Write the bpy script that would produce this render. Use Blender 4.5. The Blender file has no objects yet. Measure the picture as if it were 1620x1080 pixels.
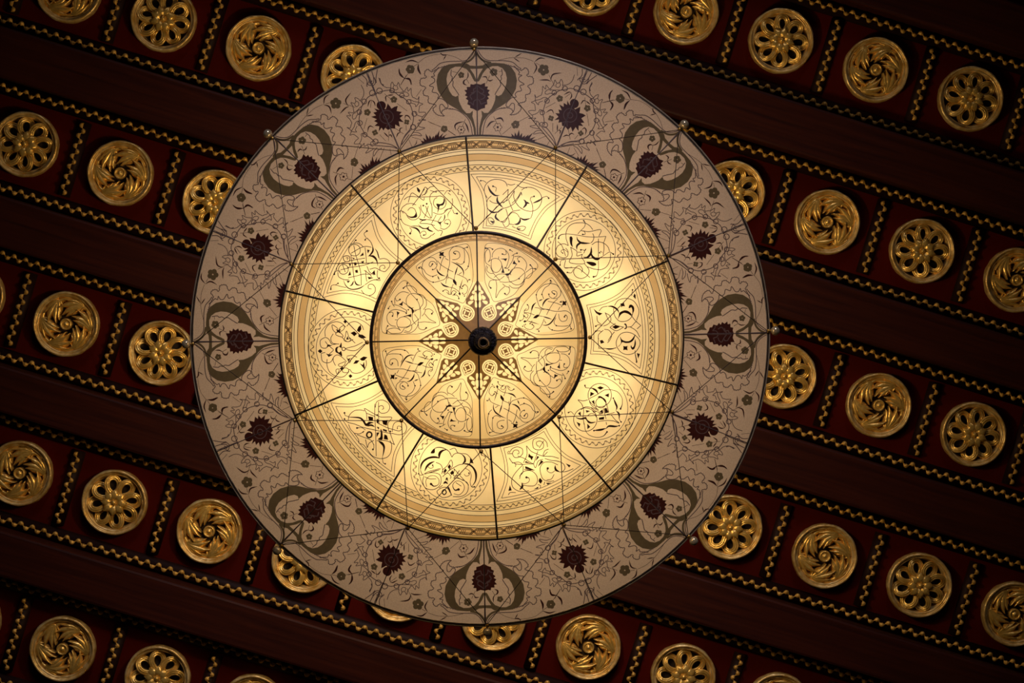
import bpy, math, random
from mathutils import Vector, Matrix
from mathutils.geometry import delaunay_2d_cdt
random.seed(7)
PI = math.pi
sc = bpy.context.scene
C = sc.collection

# ------------------------------------------------------------------ camera
FPX = 3000.0                                   # focal length in pixels of the 1620 wide frame (66.7 mm)
CAM = Vector((0.0, 0.0, 1.5))
fw = Vector((45 / FPX, 40 / FPX, 1.0)).normalized()
rt = fw.cross(Vector((0, -1, 0))).normalized()
up = rt.cross(fw).normalized()
cd = bpy.data.cameras.new('camera')
cam = bpy.data.objects.new('camera', cd)
C.objects.link(cam)
M = Matrix.Identity(4)
for i in range(3):
    M[i][0], M[i][1], M[i][2], M[i][3] = rt[i], up[i], -fw[i], CAM[i]
cam.matrix_world = M
cd.sensor_width = 36.0
cd.lens = FPX * 36.0 / 1620.0
cd.clip_start = 0.05
cd.clip_end = 50
sc.camera = cam


def ray(px, py):
    return (fw * FPX + rt * (px - 810) - up * (py - 540))


def at(px, py, z):                             # the point at height z that the photograph shows at px, py
    d = ray(px, py)
    return CAM + d * ((z - CAM.z) / d.z)


# ------------------------------------------------------------------ materials
def srgb(r, g, b):
    f = lambda c: (c / 255 / 12.92) if c / 255 <= 0.04045 else ((c / 255 + 0.055) / 1.055) ** 2.4
    return (f(r), f(g), f(b), 1.0)


def new_mat(name):
    m = bpy.data.materials.new(name)
    m.use_nodes = True
    nt = m.node_tree
    nt.nodes.clear()
    out = nt.nodes.new('ShaderNodeOutputMaterial')
    return m, nt, out


def noise_col(nt, c1, c2, scale, detail=4, stretch=None, lo=0.3, hi=0.7):
    tc = nt.nodes.new('ShaderNodeTexCoord')
    src = tc.outputs['Object']
    if stretch:
        mp = nt.nodes.new('ShaderNodeMapping')
        mp.inputs['Scale'].default_value = stretch
        mp.inputs['Rotation'].default_value = (0, 0, 0)
        nt.links.new(src, mp.inputs['Vector'])
        src = mp.outputs['Vector']
    n = nt.nodes.new('ShaderNodeTexNoise')
    n.inputs['Scale'].default_value = scale
    n.inputs['Detail'].default_value = detail
    nt.links.new(src, n.inputs['Vector'])
    r = nt.nodes.new('ShaderNodeValToRGB')
    r.color_ramp.elements[0].position = lo
    r.color_ramp.elements[1].position = hi
    r.color_ramp.elements[0].color = c1
    r.color_ramp.elements[1].color = c2
    nt.links.new(n.outputs['Fac'], r.inputs['Fac'])
    return r.outputs['Color'], n.outputs['Fac']


def mat_surf(name, c1, c2, scale=20, rough=0.5, metal=0.0, bump=0.0, bscale=None, spec=0.5, stretch=None, coat=0.0):
    m, nt, out = new_mat(name)
    p = nt.nodes.new('ShaderNodeBsdfPrincipled')
    col, fac = noise_col(nt, c1, c2, scale, stretch=stretch)
    nt.links.new(col, p.inputs['Base Color'])
    p.inputs['Roughness'].default_value = rough
    p.inputs['Metallic'].default_value = metal
    p.inputs['Specular IOR Level'].default_value = spec
    p.inputs['Coat Weight'].default_value = coat
    p.inputs['Coat Roughness'].default_value = 0.25
    if bump:
        b = nt.nodes.new('ShaderNodeBump')
        b.inputs['Strength'].default_value = bump
        b.inputs['Distance'].default_value = 0.004
        n2 = fac
        if bscale:
            _c, n2 = noise_col(nt, c1, c2, bscale)
        nt.links.new(n2, b.inputs['Height'])
        nt.links.new(b.outputs['Normal'], p.inputs['Normal'])
    nt.links.new(p.outputs[0], out.inputs[0])
    return m


def mat_silk(name, c1, c2, trans=0.7, scale=90, gloss=0.04, grough=0.45):
    m, nt, out = new_mat(name)
    col, fac = noise_col(nt, c1, c2, scale, detail=6)
    d = nt.nodes.new('ShaderNodeBsdfDiffuse')
    t = nt.nodes.new('ShaderNodeBsdfTranslucent')
    g = nt.nodes.new('ShaderNodeBsdfGlossy')
    g.inputs['Roughness'].default_value = grough
    g.inputs['Color'].default_value = (1, 1, 1, 1)
    nt.links.new(col, d.inputs['Color'])
    nt.links.new(col, t.inputs['Color'])
    mx = nt.nodes.new('ShaderNodeMixShader')
    mx.inputs[0].default_value = trans
    nt.links.new(d.outputs[0], mx.inputs[1])
    nt.links.new(t.outputs[0], mx.inputs[2])
    mg = nt.nodes.new('ShaderNodeMixShader')
    mg.inputs[0].default_value = gloss
    nt.links.new(mx.outputs[0], mg.inputs[1])
    nt.links.new(g.outputs[0], mg.inputs[2])
    nt.links.new(mg.outputs[0], out.inputs[0])
    return m


MT = {}
MT['silk'] = mat_silk('ivory_silk', srgb(238, 226, 196), srgb(246, 236, 210), 0.7, 30, gloss=0.015)
MT['silk_tan'] = mat_silk('tan_printed_silk', srgb(212, 184, 140), srgb(220, 194, 150), 0.7, 30, gloss=0.015)
MT['silk_mid'] = mat_silk('cream_printed_silk', srgb(230, 214, 176), srgb(236, 222, 186), 0.7, 30, gloss=0.015)
MT['ink'] = mat_silk('dark_print', srgb(34, 20, 14), srgb(42, 26, 16), 0.3, 60, gloss=0.015)
MT['ink_soft'] = mat_silk('soft_dark_print', srgb(56, 36, 22), srgb(66, 44, 28), 0.4, 60, gloss=0.015)
MT['star'] = mat_silk('brown_star_print', srgb(112, 88, 56), srgb(128, 102, 64), 0.5, 120, gloss=0.05, grough=0.5)
MT['silk_outer'] = mat_silk('grey_ivory_silk', srgb(140, 126, 122), srgb(156, 141, 137), 0.6, 420, gloss=0.012)  # darker and greyer than the silk of the two lower shades
MT['taupe'] = mat_silk('taupe_print', srgb(62, 54, 44), srgb(68, 60, 49), 0.6, 100, gloss=0.012)
MT['lilac'] = mat_silk('lilac_grey_print', srgb(54, 43, 52), srgb(62, 51, 59), 0.6, 100, gloss=0.012)
MT['maroon'] = mat_silk('maroon_print', srgb(36, 15, 17), srgb(43, 20, 20), 0.5, 100, gloss=0.012)
MT['hoop'] = mat_surf('dark_bronze_hoop', srgb(48, 34, 24), srgb(66, 48, 34), 40, 0.45, 0.3)
MT['rib_grey'] = mat_surf('grey_wrapped_wire', srgb(92, 78, 76), srgb(108, 92, 88), 40, 0.7)
MT['hoop_light'] = mat_surf('pewter_edge', srgb(156, 140, 120), srgb(186, 170, 146), 40, 0.4, 0.4)
MT['cord'] = mat_surf('dark_cord', srgb(40, 24, 18), srgb(52, 32, 24), 200, 0.8)
MT['brass'] = mat_surf('brass', srgb(196, 150, 70), srgb(220, 178, 96), 60, 0.3, 0.85)
MT['glass'] = mat_surf('amber_glass_bead', srgb(190, 170, 130), srgb(214, 196, 160), 60, 0.12, 0.55, coat=0.6)
MT['bronze'] = mat_surf('blackened_bronze', srgb(30, 24, 28), srgb(52, 40, 36), 160, 0.38, 0.6, bump=1.0, bscale=260)
MT['bronze_edge'] = mat_surf('worn_bronze_edge', srgb(120, 92, 60), srgb(160, 126, 84), 160, 0.4, 0.6, bump=0.4)
MT['gold'] = mat_surf('gilding', srgb(214, 166, 72), srgb(246, 206, 116), 70, 0.3, 0.55, bump=0.3, bscale=120)
MT['gold_rim'] = mat_surf('rubbed_gilding', srgb(206, 158, 72), srgb(250, 220, 152), 55, 0.34, 0.5, bump=0.5, bscale=90)
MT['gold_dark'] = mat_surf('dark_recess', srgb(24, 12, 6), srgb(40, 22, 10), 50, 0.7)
MT['gold_dull'] = mat_surf('dull_gold_paint', srgb(182, 136, 54), srgb(222, 174, 84), 60, 0.5, 0.3, bump=0.6, bscale=100)
MT['red'] = mat_surf('dark_red_lacquer', srgb(62, 8, 2), srgb(74, 10, 3), 3, 0.6, spec=0.06)
MT['beam'] = mat_surf('dark_mahogany', srgb(40, 11, 6), srgb(62, 23, 11), 6, 0.55, spec=0.15, stretch=(0.6, 14, 14), bump=0.15)
MT['mould'] = mat_surf('blackened_moulding', srgb(26, 10, 6), srgb(36, 14, 8), 30, 0.6, spec=0.15)


# ------------------------------------------------------------------ mesh helpers
class MB:
    def __init__(s):
        s.v, s.f, s.m = [], [], []

    def add(s, vs, fs, mi=0):
        o = len(s.v)
        s.v += [tuple(x) for x in vs]
        s.f += [tuple(i + o for i in f) for f in fs]
        s.m += [mi] * len(fs)

    def tube(s, pts, rad, n=8, closed=False, cap=True, flat=1.0):
        pts = [Vector(p) for p in pts]
        N = len(pts)
        rads = rad if isinstance(rad, (list, tuple)) else [rad] * N
        vs, fs = [], []
        for i, p in enumerate(pts):
            a = pts[(i - 1) % N] if (closed or i > 0) else p
            b = pts[(i + 1) % N] if (closed or i < N - 1) else p
            t = (b - a).normalized()
            ref = Vector((0, 0, 1)) if abs(t.z) < 0.95 else Vector((1, 0, 0))
            x = t.cross(ref).normalized()
            y = t.cross(x).normalized()
            for k in range(n):
                an = 2 * PI * k / n
                vs.append(p + x * (math.cos(an) * rads[i]) + y * (math.sin(an) * rads[i] * flat))
        L = N if closed else N - 1
        for i in range(L):
            j = (i + 1) % N
            for k in range(n):
                k2 = (k + 1) % n
                fs.append((i * n + k, j * n + k, j * n + k2, i * n + k2))
        if not closed and cap:
            fs.append(tuple(range(n)))
            fs.append(tuple((N - 1) * n + k for k in range(n))[::-1])
        s.add(vs, fs)

    def lathe(s, prof, n=48, c=(0, 0, 0), wob=None):     # prof: (r, z) pairs about a vertical axis
        vs, fs = [], []
        for j, (r, z) in enumerate(prof):
            for k in range(n):
                a = 2 * PI * k / n
                rr = r * (wob(j, a) if wob else 1.0)
                vs.append((c[0] + rr * math.cos(a), c[1] + rr * math.sin(a), c[2] + z))
        for j in range(len(prof) - 1):
            for k in range(n):
                k2 = (k + 1) % n
                fs.append((j * n + k, j * n + k2, (j + 1) * n + k2, (j + 1) * n + k))
        s.add(vs, fs)

    def box(s, x0, x1, y0, y1, z0, z1):
        s.add([(x0, y0, z0), (x1, y0, z0), (x1, y1, z0), (x0, y1, z0), (x0, y0, z1), (x1, y0, z1), (x1, y1, z1), (x0, y1, z1)],
              [(0, 3, 2, 1), (4, 5, 6, 7), (0, 1, 5, 4), (1, 2, 6, 5), (2, 3, 7, 6), (3, 0, 4, 7)])

    def ball(s, c, r, n=14, m=9, sc=(1, 1, 1)):
        vs = [(c[0], c[1], c[2] + r * sc[2])]
        for j in range(1, m):
            for k in range(n):
                a, b = 2 * PI * k / n, PI * j / m
                vs.append((c[0] + r * sc[0] * math.sin(b) * math.cos(a), c[1] + r * sc[1] * math.sin(b) * math.sin(a), c[2] + r * sc[2] * math.cos(b)))
        vs.append((c[0], c[1], c[2] - r * sc[2]))
        fs = [(0, 1 + k, 1 + (k + 1) % n) for k in range(n)]
        for j in range(m - 2):
            for k in range(n):
                k2 = (k + 1) % n
                fs.append((1 + j * n + k, 1 + (j + 1) * n + k, 1 + (j + 1) * n + k2, 1 + j * n + k2))
        e = len(vs) - 1
        fs += [(e, 1 + (m - 2) * n + (k + 1) % n, 1 + (m - 2) * n + k) for k in range(n)]
        s.add(vs, fs)

    def mesh(s, name, mats, smooth=True):
        me = bpy.data.meshes.new(name)
        me.from_pydata(s.v, [], s.f)
        for m in (mats if isinstance(mats, (list, tuple)) else [mats]):
            me.materials.append(m)
        me.polygons.foreach_set('material_index', s.m)
        if smooth:
            me.polygons.foreach_set('use_smooth', [True] * len(me.polygons))
        me.update()
        return me


def obj(name, me, parent=None, loc=None, rotz=0.0):
    o = bpy.data.objects.new(name, me)
    C.objects.link(o)
    if parent is not None:
        o.parent = parent
    if loc is not None:
        o.location = loc
    o.rotation_euler = (0, 0, rotz)
    return o


def tag(o, label, cat, group=None):
    o['label'] = label
    o['category'] = cat
    if group:
        o['group'] = group
    return o


def thing(name, label, cat, loc=(0, 0, 0), rotz=0.0, group=None):
    o = bpy.data.objects.new(name, None)
    o.empty_display_size = 0.05
    C.objects.link(o)
    o.location = loc
    o.rotation_euler = (0, 0, rotz)
    return tag(o, label, cat, group)


def recalc(me):
    import bmesh
    bm = bmesh.new()
    bm.from_mesh(me)
    bmesh.ops.recalc_face_normals(bm, faces=bm.faces)
    bm.to_mesh(me)
    bm.free()
    return me


# ------------------------------------------------------------------ the ceiling
ZP = 6.5                                        # underside of the recessed red panels
K = (ZP - CAM.z) / FPX                          # metres per photo pixel up there
A17 = math.radians(17.0)
CU, SU = math.cos(A17), math.sin(A17)


def uv(u, v, z=ZP):
    return at(u * CU - v * SU, u * SU + v * CU, z)


O0 = uv(800, 260)
ROWROT = math.atan2((uv(1600, 260) - uv(0, 260)).y, (uv(1600, 260) - uv(0, 260)).x)
ROWS = [(-297.3, 262.0, 1), (-45.5, 258.9, 1), (206.7, 264.6, 0), (458.7, 252.6, 0), (704.8, 251.0, 0), (949.5, 240.5, 1)]   # v, u of column 0, parity of the leaf kind
ORD = ['first', 'second', 'third', 'fourth', 'fifth', 'sixth', 'seventh', 'eighth', 'ninth', 'tenth', 'eleventh', 'twelfth', 'thirteenth']

mb = MB()
a, b = uv(-500, -700), uv(2300, 1400)
mb.box(-3.6, 3.6, -3.4, 3.4, ZP, ZP + 0.05)
ceil = obj('ceiling', mb.mesh('ceiling', MT['red'], False))
ceil['kind'] = 'structure'


def chain_mesh(length, period, amp, rmax, rmin, z):
    """a gilded wavy ribbon that swells at each crest, along x, centred"""
    mb = MB()
    n = max(2, int(round(length / period)))
    per = length / n
    pts, rads = [], []
    S = 16
    for i in range(n * S + 1):
        ph = 2 * PI * i / S
        s = math.sin(ph)
        pts.append((-length / 2 + per * i / S, amp * s, z))
        rads.append(rmin + (rmax - rmin) * abs(s) ** 1.15)
    mb.tube(pts, rads, 9, flat=0.8)
    return mb.mesh('gilt_chain', MT['gold_dull'])


def half_round(length, r, h):
    mb = MB()
    n = 10
    vs, fs = [], []
    for x in (-length / 2, length / 2):
        for k in range(n + 1):
            a = PI * k / n
            vs.append((x, r * math.cos(a), -h * math.sin(a)))
    for k in range(n):
        fs.append((k, k + 1, n + 2 + k, n + 1 + k))
    fs.append(tuple(range(n + 1)))
    fs.append(tuple(n + 1 + k for k in range(n + 1))[::-1])
    mb.add(vs, fs)
    return recalc(mb.mesh('moulding', MT['mould']))


BEAM_L = 4.3
MH, MR = 0.017, 11.5 * K
me_long = half_round(BEAM_L, MR, MH)
me_chain = chain_mesh(BEAM_L, 18.8 * K, 2.7 * K, 3.8 * K, 0.3 * K, -MH - 0.001)
bd = 0.07
beam_labels = [
    'dark mahogany ceiling beam in the dim corner above the first rosette row',
    'dark mahogany ceiling beam between first and second rosette rows from the top',
    'dark mahogany ceiling beam between second and third rosette rows from the top',
    'dark mahogany ceiling beam passing behind lamp centre, between third and fourth rosette rows',
    'dark mahogany ceiling beam between fourth and fifth rosette rows from the top',
    'dark mahogany ceiling beam between fifth and sixth rosette rows from the top',
    'dark mahogany ceiling beam along the bottom, below the sixth rosette row']
edges = [ROWS[0][0] - 250] + [r[0] for r in ROWS] + [ROWS[-1][0] + 246]
for i in range(7):
    v0, v1 = edges[i] + 87.5, edges[i + 1] - 87.5
    vc = (v0 + v1) / 2
    w = (v1 - v0) * K
    root = thing('ceiling_beam', beam_labels[i], 'beam', uv(800, vc), ROWROT, 'dark beams across the ceiling')
    root['kind'] = 'thing'
    mb = MB()
    bv = 0.007
    prof = [(-w / 2, 0), (-w / 2, -bd + bv), (-w / 2 + bv * .3, -bd + bv * .3), (-w / 2 + bv, -bd), (w / 2 - bv, -bd), (w / 2 - bv * .3, -bd + bv * .3), (w / 2, -bd + bv), (w / 2, 0)]
    n = len(prof)
    vs = [(x, p[0], p[1]) for x in (-BEAM_L / 2, BEAM_L / 2) for p in prof]
    fs = [(k, (k + 1) % n, n + (k + 1) % n, n + k) for k in range(n)] + [tuple(range(n)), tuple(n + k for k in range(n))[::-1]]
    mb.add(vs, fs)
    obj('beam_board', recalc(mb.mesh('beam_board', MT['beam'], False)), root)
    for sgn in (-1, 1):
        if i == 0 and sgn < 0 or i == 6 and sgn > 0:
            continue
        mo = obj('moulding', me_long, root, (0, sgn * (w / 2 + 11.5 * K), 0))
        ch = obj('gilt_chain', me_chain, mo)
        ch['label'] = 'gilded wavy chain'

# ---- the rosettes
RR = 51.5 * K                                   # radius of a rosette
TOP = 0.030                                     # how far it stands down from the panel


def rim_mesh():
    mb = MB()
    R = RR
    prof = [(R * 0.98, 0.0), (R * 1.0, -TOP * .3), (R * 1.0, -TOP * .8), (R * 0.98, -TOP), (R * 0.95, -TOP * 1.04), (R * 0.92, -TOP), (R * 0.905, -TOP * .85),
            (R * 0.885, -TOP * .78), (R * 0.865, -TOP * .86), (R * 0.84, -TOP * .78), (R * 0.80, -TOP * .4), (R * 0.78, -TOP * .12), (R * 0.6, -0.003), (0.0005, -0.003)]

    def wob(j, a):
        return 1 + 0.006 * math.sin(9 * a + j) + 0.005 * math.sin(17 * a + 2.1 * j)
    mb.lathe(prof, 72, wob=wob)
    n = len(mb.f)
    mb.m = [0] * n
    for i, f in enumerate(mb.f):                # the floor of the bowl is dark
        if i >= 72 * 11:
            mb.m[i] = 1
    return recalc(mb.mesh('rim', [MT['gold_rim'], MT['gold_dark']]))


def leaf_mesh():
    """an acanthus leaf: a stem that runs along the rim, then fans out in pointed, ridged lobes towards the centre"""
    mb = MB()

    def pl(ang, r):
        a = math.radians(ang)
        return Vector((RR * r * math.sin(a), -RR * r * math.cos(a), 0))

    def blade(ctrl, wmax, z0, z1, blunt=0.0, N=18):
        """a curved ridged blade through the control points (Bezier), widest before the middle, pointed at its end"""
        vs, fs = [], []
        n = len(ctrl) - 1
        pts = []
        for i in range(N + 1):
            t = i / N
            p = Vector((0, 0, 0))
            for k, c in enumerate(ctrl):
                p += c * (math.comb(n, k) * t ** k * (1 - t) ** (n - k))
            pts.append(p)
        for i, p in enumerate(pts):
            t = i / N
            d = (pts[min(N, i + 1)] - pts[max(0, i - 1)]).normalized()
            nr = Vector((-d.y, d.x, 0))
            w = RR * (0.012 + wmax * (0.35 + 0.65 * math.sin(PI * min(1, t * 0.78 + 0.16)) ** 1.2) * (1 - max(0, (t - .55) / .45) ** 1.7) * (min(1, 0.5 + 2 * t)))
            z = z0 + (z1 - z0) * t
            for k, q in enumerate((-1.0, -0.5, 0.0, 0.5, 1.0)):
                dz = (0.0075, 0.0005, -0.0035, 0.0005, 0.0075)[k]
                v = p + nr * (q * w)
                vs.append((v.x, v.y, min(-0.004, z + dz)))
        o = len(vs)
        for i in range(N):
            for k in range(4):
                a = i * 5 + k
                fs.append((a, a + 1, a + 6, a + 5))
        back = [(x, y, -0.003) for x, y, z in vs]
        rim_ = [k for k in range(5)] + [i * 5 + 4 for i in range(1, N + 1)] + [N * 5 + k for k in (3, 2, 1, 0)] + [i * 5 for i in range(N - 1, 0, -1)]
        fs += [(rim_[i], rim_[(i + 1) % len(rim_)], rim_[(i + 1) % len(rim_)] + o, rim_[i] + o) for i in range(len(rim_))]
        mb.add(vs + back, fs)
    T = TOP
    blade([pl(64, .79), pl(48, .84), pl(32, .80), pl(14, .72), pl(0, .66)], .075, -T * .50, -T * .80)       # stem
    base = pl(31, .765)
    for tip, mid, w, z in (((-1, .82), (14, .83), .075, .66), ((-17, .745), (3, .76), .10, .78), ((-38, .55), (-8, .655), .12, .88),
                           ((-38, .30), (-4, .50), .125, .86), ((-14, .235), (8, .43), .115, .80), ((20, .36), (20, .56), .085, .70), ((35, .56), (32, .66), .055, .58)):
        blade([base, pl((mid[0] + 31) / 2, (mid[1] + .765) / 2), pl(*mid), pl(*tip)], w, -T * .66, -T * z)
    return recalc(mb.mesh('acanthus_leaf', MT['gold']))


def boss_mesh():
    mb = MB()
    R = RR * 0.18
    mb.lathe([(R * .95, -0.003), (R, -TOP * .8), (R * .95, -TOP * .95), (R * .8, -TOP), (R * .66, -TOP * .9), (R * .6, -TOP * .82), (R * .5, -TOP * .88), (R * .3, -TOP * 1.0), (0.0003, -TOP * 1.04)], 28)
    return recalc(mb.mesh('centre_boss', MT['gold']))


def knot_mesh():
    """one interlaced ribbon with three ridges that loops round the bowl"""
    mb = MB()
    R, a_, n = RR * 0.485, RR * 0.275, 8
    S = 560
    pts = []
    for i in range(S):
        t = 2 * PI * i / S
        x = R * math.cos(t) + a_ * math.cos(-(n - 1) * t)
        y = R * math.sin(t) + a_ * math.sin(-(n - 1) * t)
        z = -TOP * (0.66 + 0.22 * math.sin(n * t))
        pts.append(Vector((x, y, z)))
    w = RR * 0.082
    prof = [(-1, 0.010), (-1, 0.002), (-.72, -.002), (-.42, .001), (-.3, .001), (0, -.0028), (.3, .001), (.42, .001), (.72, -.002), (1, .002), (1, 0.010)]
    P = len(prof)
    for turn in (0,):
        vs, fs = [], []
        rot = Matrix.Rotation(turn * PI / 4, 3, 'Z')
        for i, p in enumerate(pts):
            d = (pts[(i + 1) % S] - pts[i - 1])
            d.z = 0
            d.normalize()
            nr = Vector((-d.y, d.x, 0))
            for s, z in prof:
                q = rot @ (p + nr * (s * w))
                vs.append((q.x, q.y, q.z + z))
        for i in range(S):
            j = (i + 1) % S
            for k in range(P):
                k2 = (k + 1) % P
                fs.append((i * P + k, j * P + k, j * P + k2, i * P + k2))
        mb.add(vs, fs)
    return recalc(mb.mesh('knot_band', MT['gold']))


def petal_mesh():
    mb = MB()
    vs, fs = [], []
    N = 12
    cols = 5
    for i in range(N + 1):
        t = i / N
        r = RR * (0.06 + 0.345 * t)
        w = RR * (0.022 + 0.108 * math.sin(PI * min(1, 0.08 + 0.92 * t) ** 0.9) + 0.03 * t * (1 - t)) * (1 if t < 0.8 else math.sqrt(max(0.02, 1 - ((t - 0.8) / 0.2) ** 2)))
        hz = -TOP * (1.02 + 0.18 * math.sin(PI * t))
        for k, s in enumerate((-1, -0.55, 0, 0.55, 1)):
            dz = (0.009, 0.0, 0.003, 0.0, 0.009)[k]
            vs.append((r, s * w, hz + dz))
    for i in range(N):
        for k in range(cols - 1):
            a = i * cols + k
            fs.append((a, a + 1, a + cols + 1, a + cols))
    mb.add(vs, fs)
    return recalc(mb.mesh('petal', MT['gold']))


def hub_mesh():
    mb = MB()
    R = RR * 0.085
    mb.lathe([(RR * .3, -TOP * .5), (RR * .28, -TOP * .85), (RR * .1, -TOP * .92), (R, -TOP * 1.0), (R * .8, -TOP * 1.16), (R * .4, -TOP * 1.24), (0.0003, -TOP * 1.26)], 24)
    return recalc(mb.mesh('flower_hub', MT['gold']))


me_rim, me_leaf, me_boss, me_knot, me_petal, me_hub = rim_mesh(), leaf_mesh(), boss_mesh(), knot_mesh(), petal_mesh(), hub_mesh()


def leaf_rosette(loc, rot):
    r = thing('leaf_rosette', '', 'rosette', loc, rot)
    obj('rim', me_rim, r, (0, 0, 0), random.uniform(0, 6.28))
    for k in range(6):
        obj('acanthus_leaf', me_leaf, r, (0, 0, 0), k * PI / 3)
    obj('centre_boss', me_boss, r, (0, 0, 0))
    return r


def knot_rosette(loc, rot):
    r = thing('knot_rosette', '', 'rosette', loc, rot)
    obj('rim', me_rim, r, (0, 0, 0), random.uniform(0, 6.28))
    obj('knot_band', me_knot, r, (0, 0, 0))
    for k in range(8):
        obj('petal', me_petal, r, (0, 0, 0), 0.2 + k * PI / 4)
    obj('flower_hub', me_hub, r, (0, 0, 0))
    return r


def copy_tree(o, parent=None):
    c = o.copy()
    C.objects.link(c)
    if parent is not None:
        c.parent = parent
    for ch in list(o.children):
        copy_tree(ch, c)
    return c


me_short = half_round(121 * K, MR * 0.9, MH)
me_schain = chain_mesh(117 * K, 17.5 * K, 2.7 * K, 3.8 * K, 0.3 * K, -MH - 0.001)
LAMP_PX = (760.5, 533.5, 459)
proto = {}


def in_view(x, y):                              # inside the photograph and clear of the lamp
    return 2 < x < 1618 and 2 < y < 1078 and math.hypot(x - LAMP_PX[0], y - LAMP_PX[1]) > 462


for ri, (v, u0, par) in enumerate(ROWS):
    shown, batt, hid, hidb = [], [], [], []
    for k in range(-4, 13):
        u = u0 + 156.2 * k
        px, py = u * CU - v * SU, u * SU + v * CU
        d = math.hypot(px - LAMP_PX[0], py - LAMP_PX[1])
        seen = any(in_view(px + 51 * math.cos(q * PI / 24), py + 51 * math.sin(q * PI / 24)) for q in range(48))
        if seen:
            shown.append((k, u))
        elif -210 < px < 1830 and -210 < py < 1290:
            hid.append((k, u, d < 459))
        ub = u + 78.1
        bx, by = ub * CU - v * SU, ub * SU + v * CU
        bd_ = math.hypot(bx - LAMP_PX[0], by - LAMP_PX[1])
        if any(in_view(bx - SU * q * 10, by + CU * q * 10) for q in range(-6, 7)):
            batt.append((k, ub))
        elif -210 < bx < 1830 and -210 < by < 1290:
            hidb.append((k, ub, bd_ < 459))
    idx = {k: i for i, (k, u) in enumerate(shown)}
    for k, u in shown:
        kind = 'leaf' if (k % 2) == par else 'knot'
        rot = ROWROT + random.uniform(-.3, .3) + random.choice((0, PI / 3, -PI / 3))
        if kind not in proto:
            proto[kind] = o = (leaf_rosette if kind == 'leaf' else knot_rosette)(uv(u, v), rot)
        else:
            o = copy_tree(proto[kind])
            o.location = uv(u, v)
            o.rotation_euler = (0, 0, rot)
        look = 'gilded rosette with six swirling acanthus leaves' if kind == 'leaf' else 'gilded rosette with daisy inside looping knotwork'
        tag(o, '%s, %s from left, %s ceiling row from top' % (look, ORD[idx[k]], ORD[ri]), 'rosette', 'gilded ceiling rosettes')
    for k, u, behind in hid:
        kind = 'leaf' if (k % 2) == par else 'knot'
        o = copy_tree(proto[kind])
        o.location = uv(u, v)
        o.rotation_euler = (0, 0, ROWROT + random.uniform(-.3, .3))
        tag(o, 'gilded rosette wholly hidden %s' % ('behind the great silk lamp' if behind else 'beyond the edge of the photograph'), 'rosette', 'gilded ceiling rosettes')
    for j, (k, ub) in enumerate(batt):
        o = thing('cross_batten', '', 'batten', uv(ub, v), ROWROT + PI / 2)
        if k in idx and k + 1 in idx:
            where = 'between %s and %s rosettes' % (ORD[idx[k]], ORD[idx[k + 1]])
        elif k in idx:
            where = 'just right of %s rosette' % ORD[idx[k]]
        elif k + 1 in idx:
            where = 'just left of %s rosette' % ORD[idx[k + 1]]
        else:
            where = 'beyond the rosettes, %s along' % ORD[j]
        tag(o, 'dark batten with gilded chain, %s, %s row from top' % (where, ORD[ri]), 'batten', 'battens between the rosettes')
        obj('batten_bar', me_short, o, (0, 0, 0))
        ch = obj('gilt_chain', me_schain, o, (0, 0, 0))
        ch['label'] = 'gilded wavy chain'
        last_batten = o
    for k, ub, behind in hidb:
        o = copy_tree(last_batten)
        o.location = uv(ub, v)
        tag(o, 'dark batten wholly hidden %s' % ('behind the great silk lamp' if behind else 'beyond the edge of the photograph'), 'batten', 'battens between the rosettes')

# ------------------------------------------------------------------ the printed ornament, drawn as strokes
# L: line of even width   C: closed line   T: brush stroke, thin at both ends   K: line that ends in a round drop
# F: filled outline (straight)   S: filled outline (smooth)   D: dot   O: ring   A: line with scallops   V: line with thorns   Y: little flower   Z: outlined flower
INNER_A = '''
C4:395,355 420,322 500,268 600,213 750,150 880,112 935,108 968,150 985,250 1000,390 995,515 960,600 905,732 840,718 700,668 610,600 500,490 420,400
L5:735,480 730,400 750,330 752,260 750,190 790,140 850,135 910,160 950,220 960,290 945,360 915,390
K9:780,275 830,268 860,240 850,195 815,182 792,200 812,213
T15:765,295 830,325 880,365 900,410 895,460
L5:905,165 912,220 905,300 870,325 820,305
D8:950,345
D8:905,300
L5:455,365 470,300 520,258 570,252 610,285 615,340 590,375 565,382
K9:612,330 590,298 550,295 532,325 545,350 569,320
L5:425,360 470,375 500,420 540,445 570,452 620,435
L5:455,365 470,430 520,490 580,515 650,500 700,480 725,440
T17:610,365 630,410 670,440 705,448
T14:622,445 642,492
T17:655,515 690,550 755,570
D8:570,380
D8:572,455
D8:575,515
L5:690,240 665,300 645,390
L5:620,285 660,330 740,380 790,405
L5:705,260 740,280
T13:838,345 820,400 805,450
L5:805,450 800,490
L5:740,370 725,440 710,530
L5:735,460 800,490
L5:830,430 880,450 930,480 945,520
L5:880,410 850,430
T9:890,485 870,550 850,620
L5:790,535 770,590 765,640
L5:755,570 800,580 850,615
F:785,490 805,488 825,515 825,552 805,535 788,512
F:845,640 855,612 870,640 862,657
F:640,188 665,198 692,190 684,215 694,240 668,232 638,234 648,212
F:638,243 662,240 656,270
F:693,235 710,240 702,252
K8:745,640 735,608 705,595 680,610
K8:780,655 820,650 845,670 850,690
K8:765,640 790,605 822,620 800,645
K8:890,650 930,630 945,575 915,540 890,560
K8:850,560 875,575 882,582
K8:945,505 955,487 966,488
K9:890,160 915,150 940,141
K10:455,365 440,347 424,362
L5:720,620 745,645 780,640
D7:910,662
D7:890,632
'''
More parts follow.
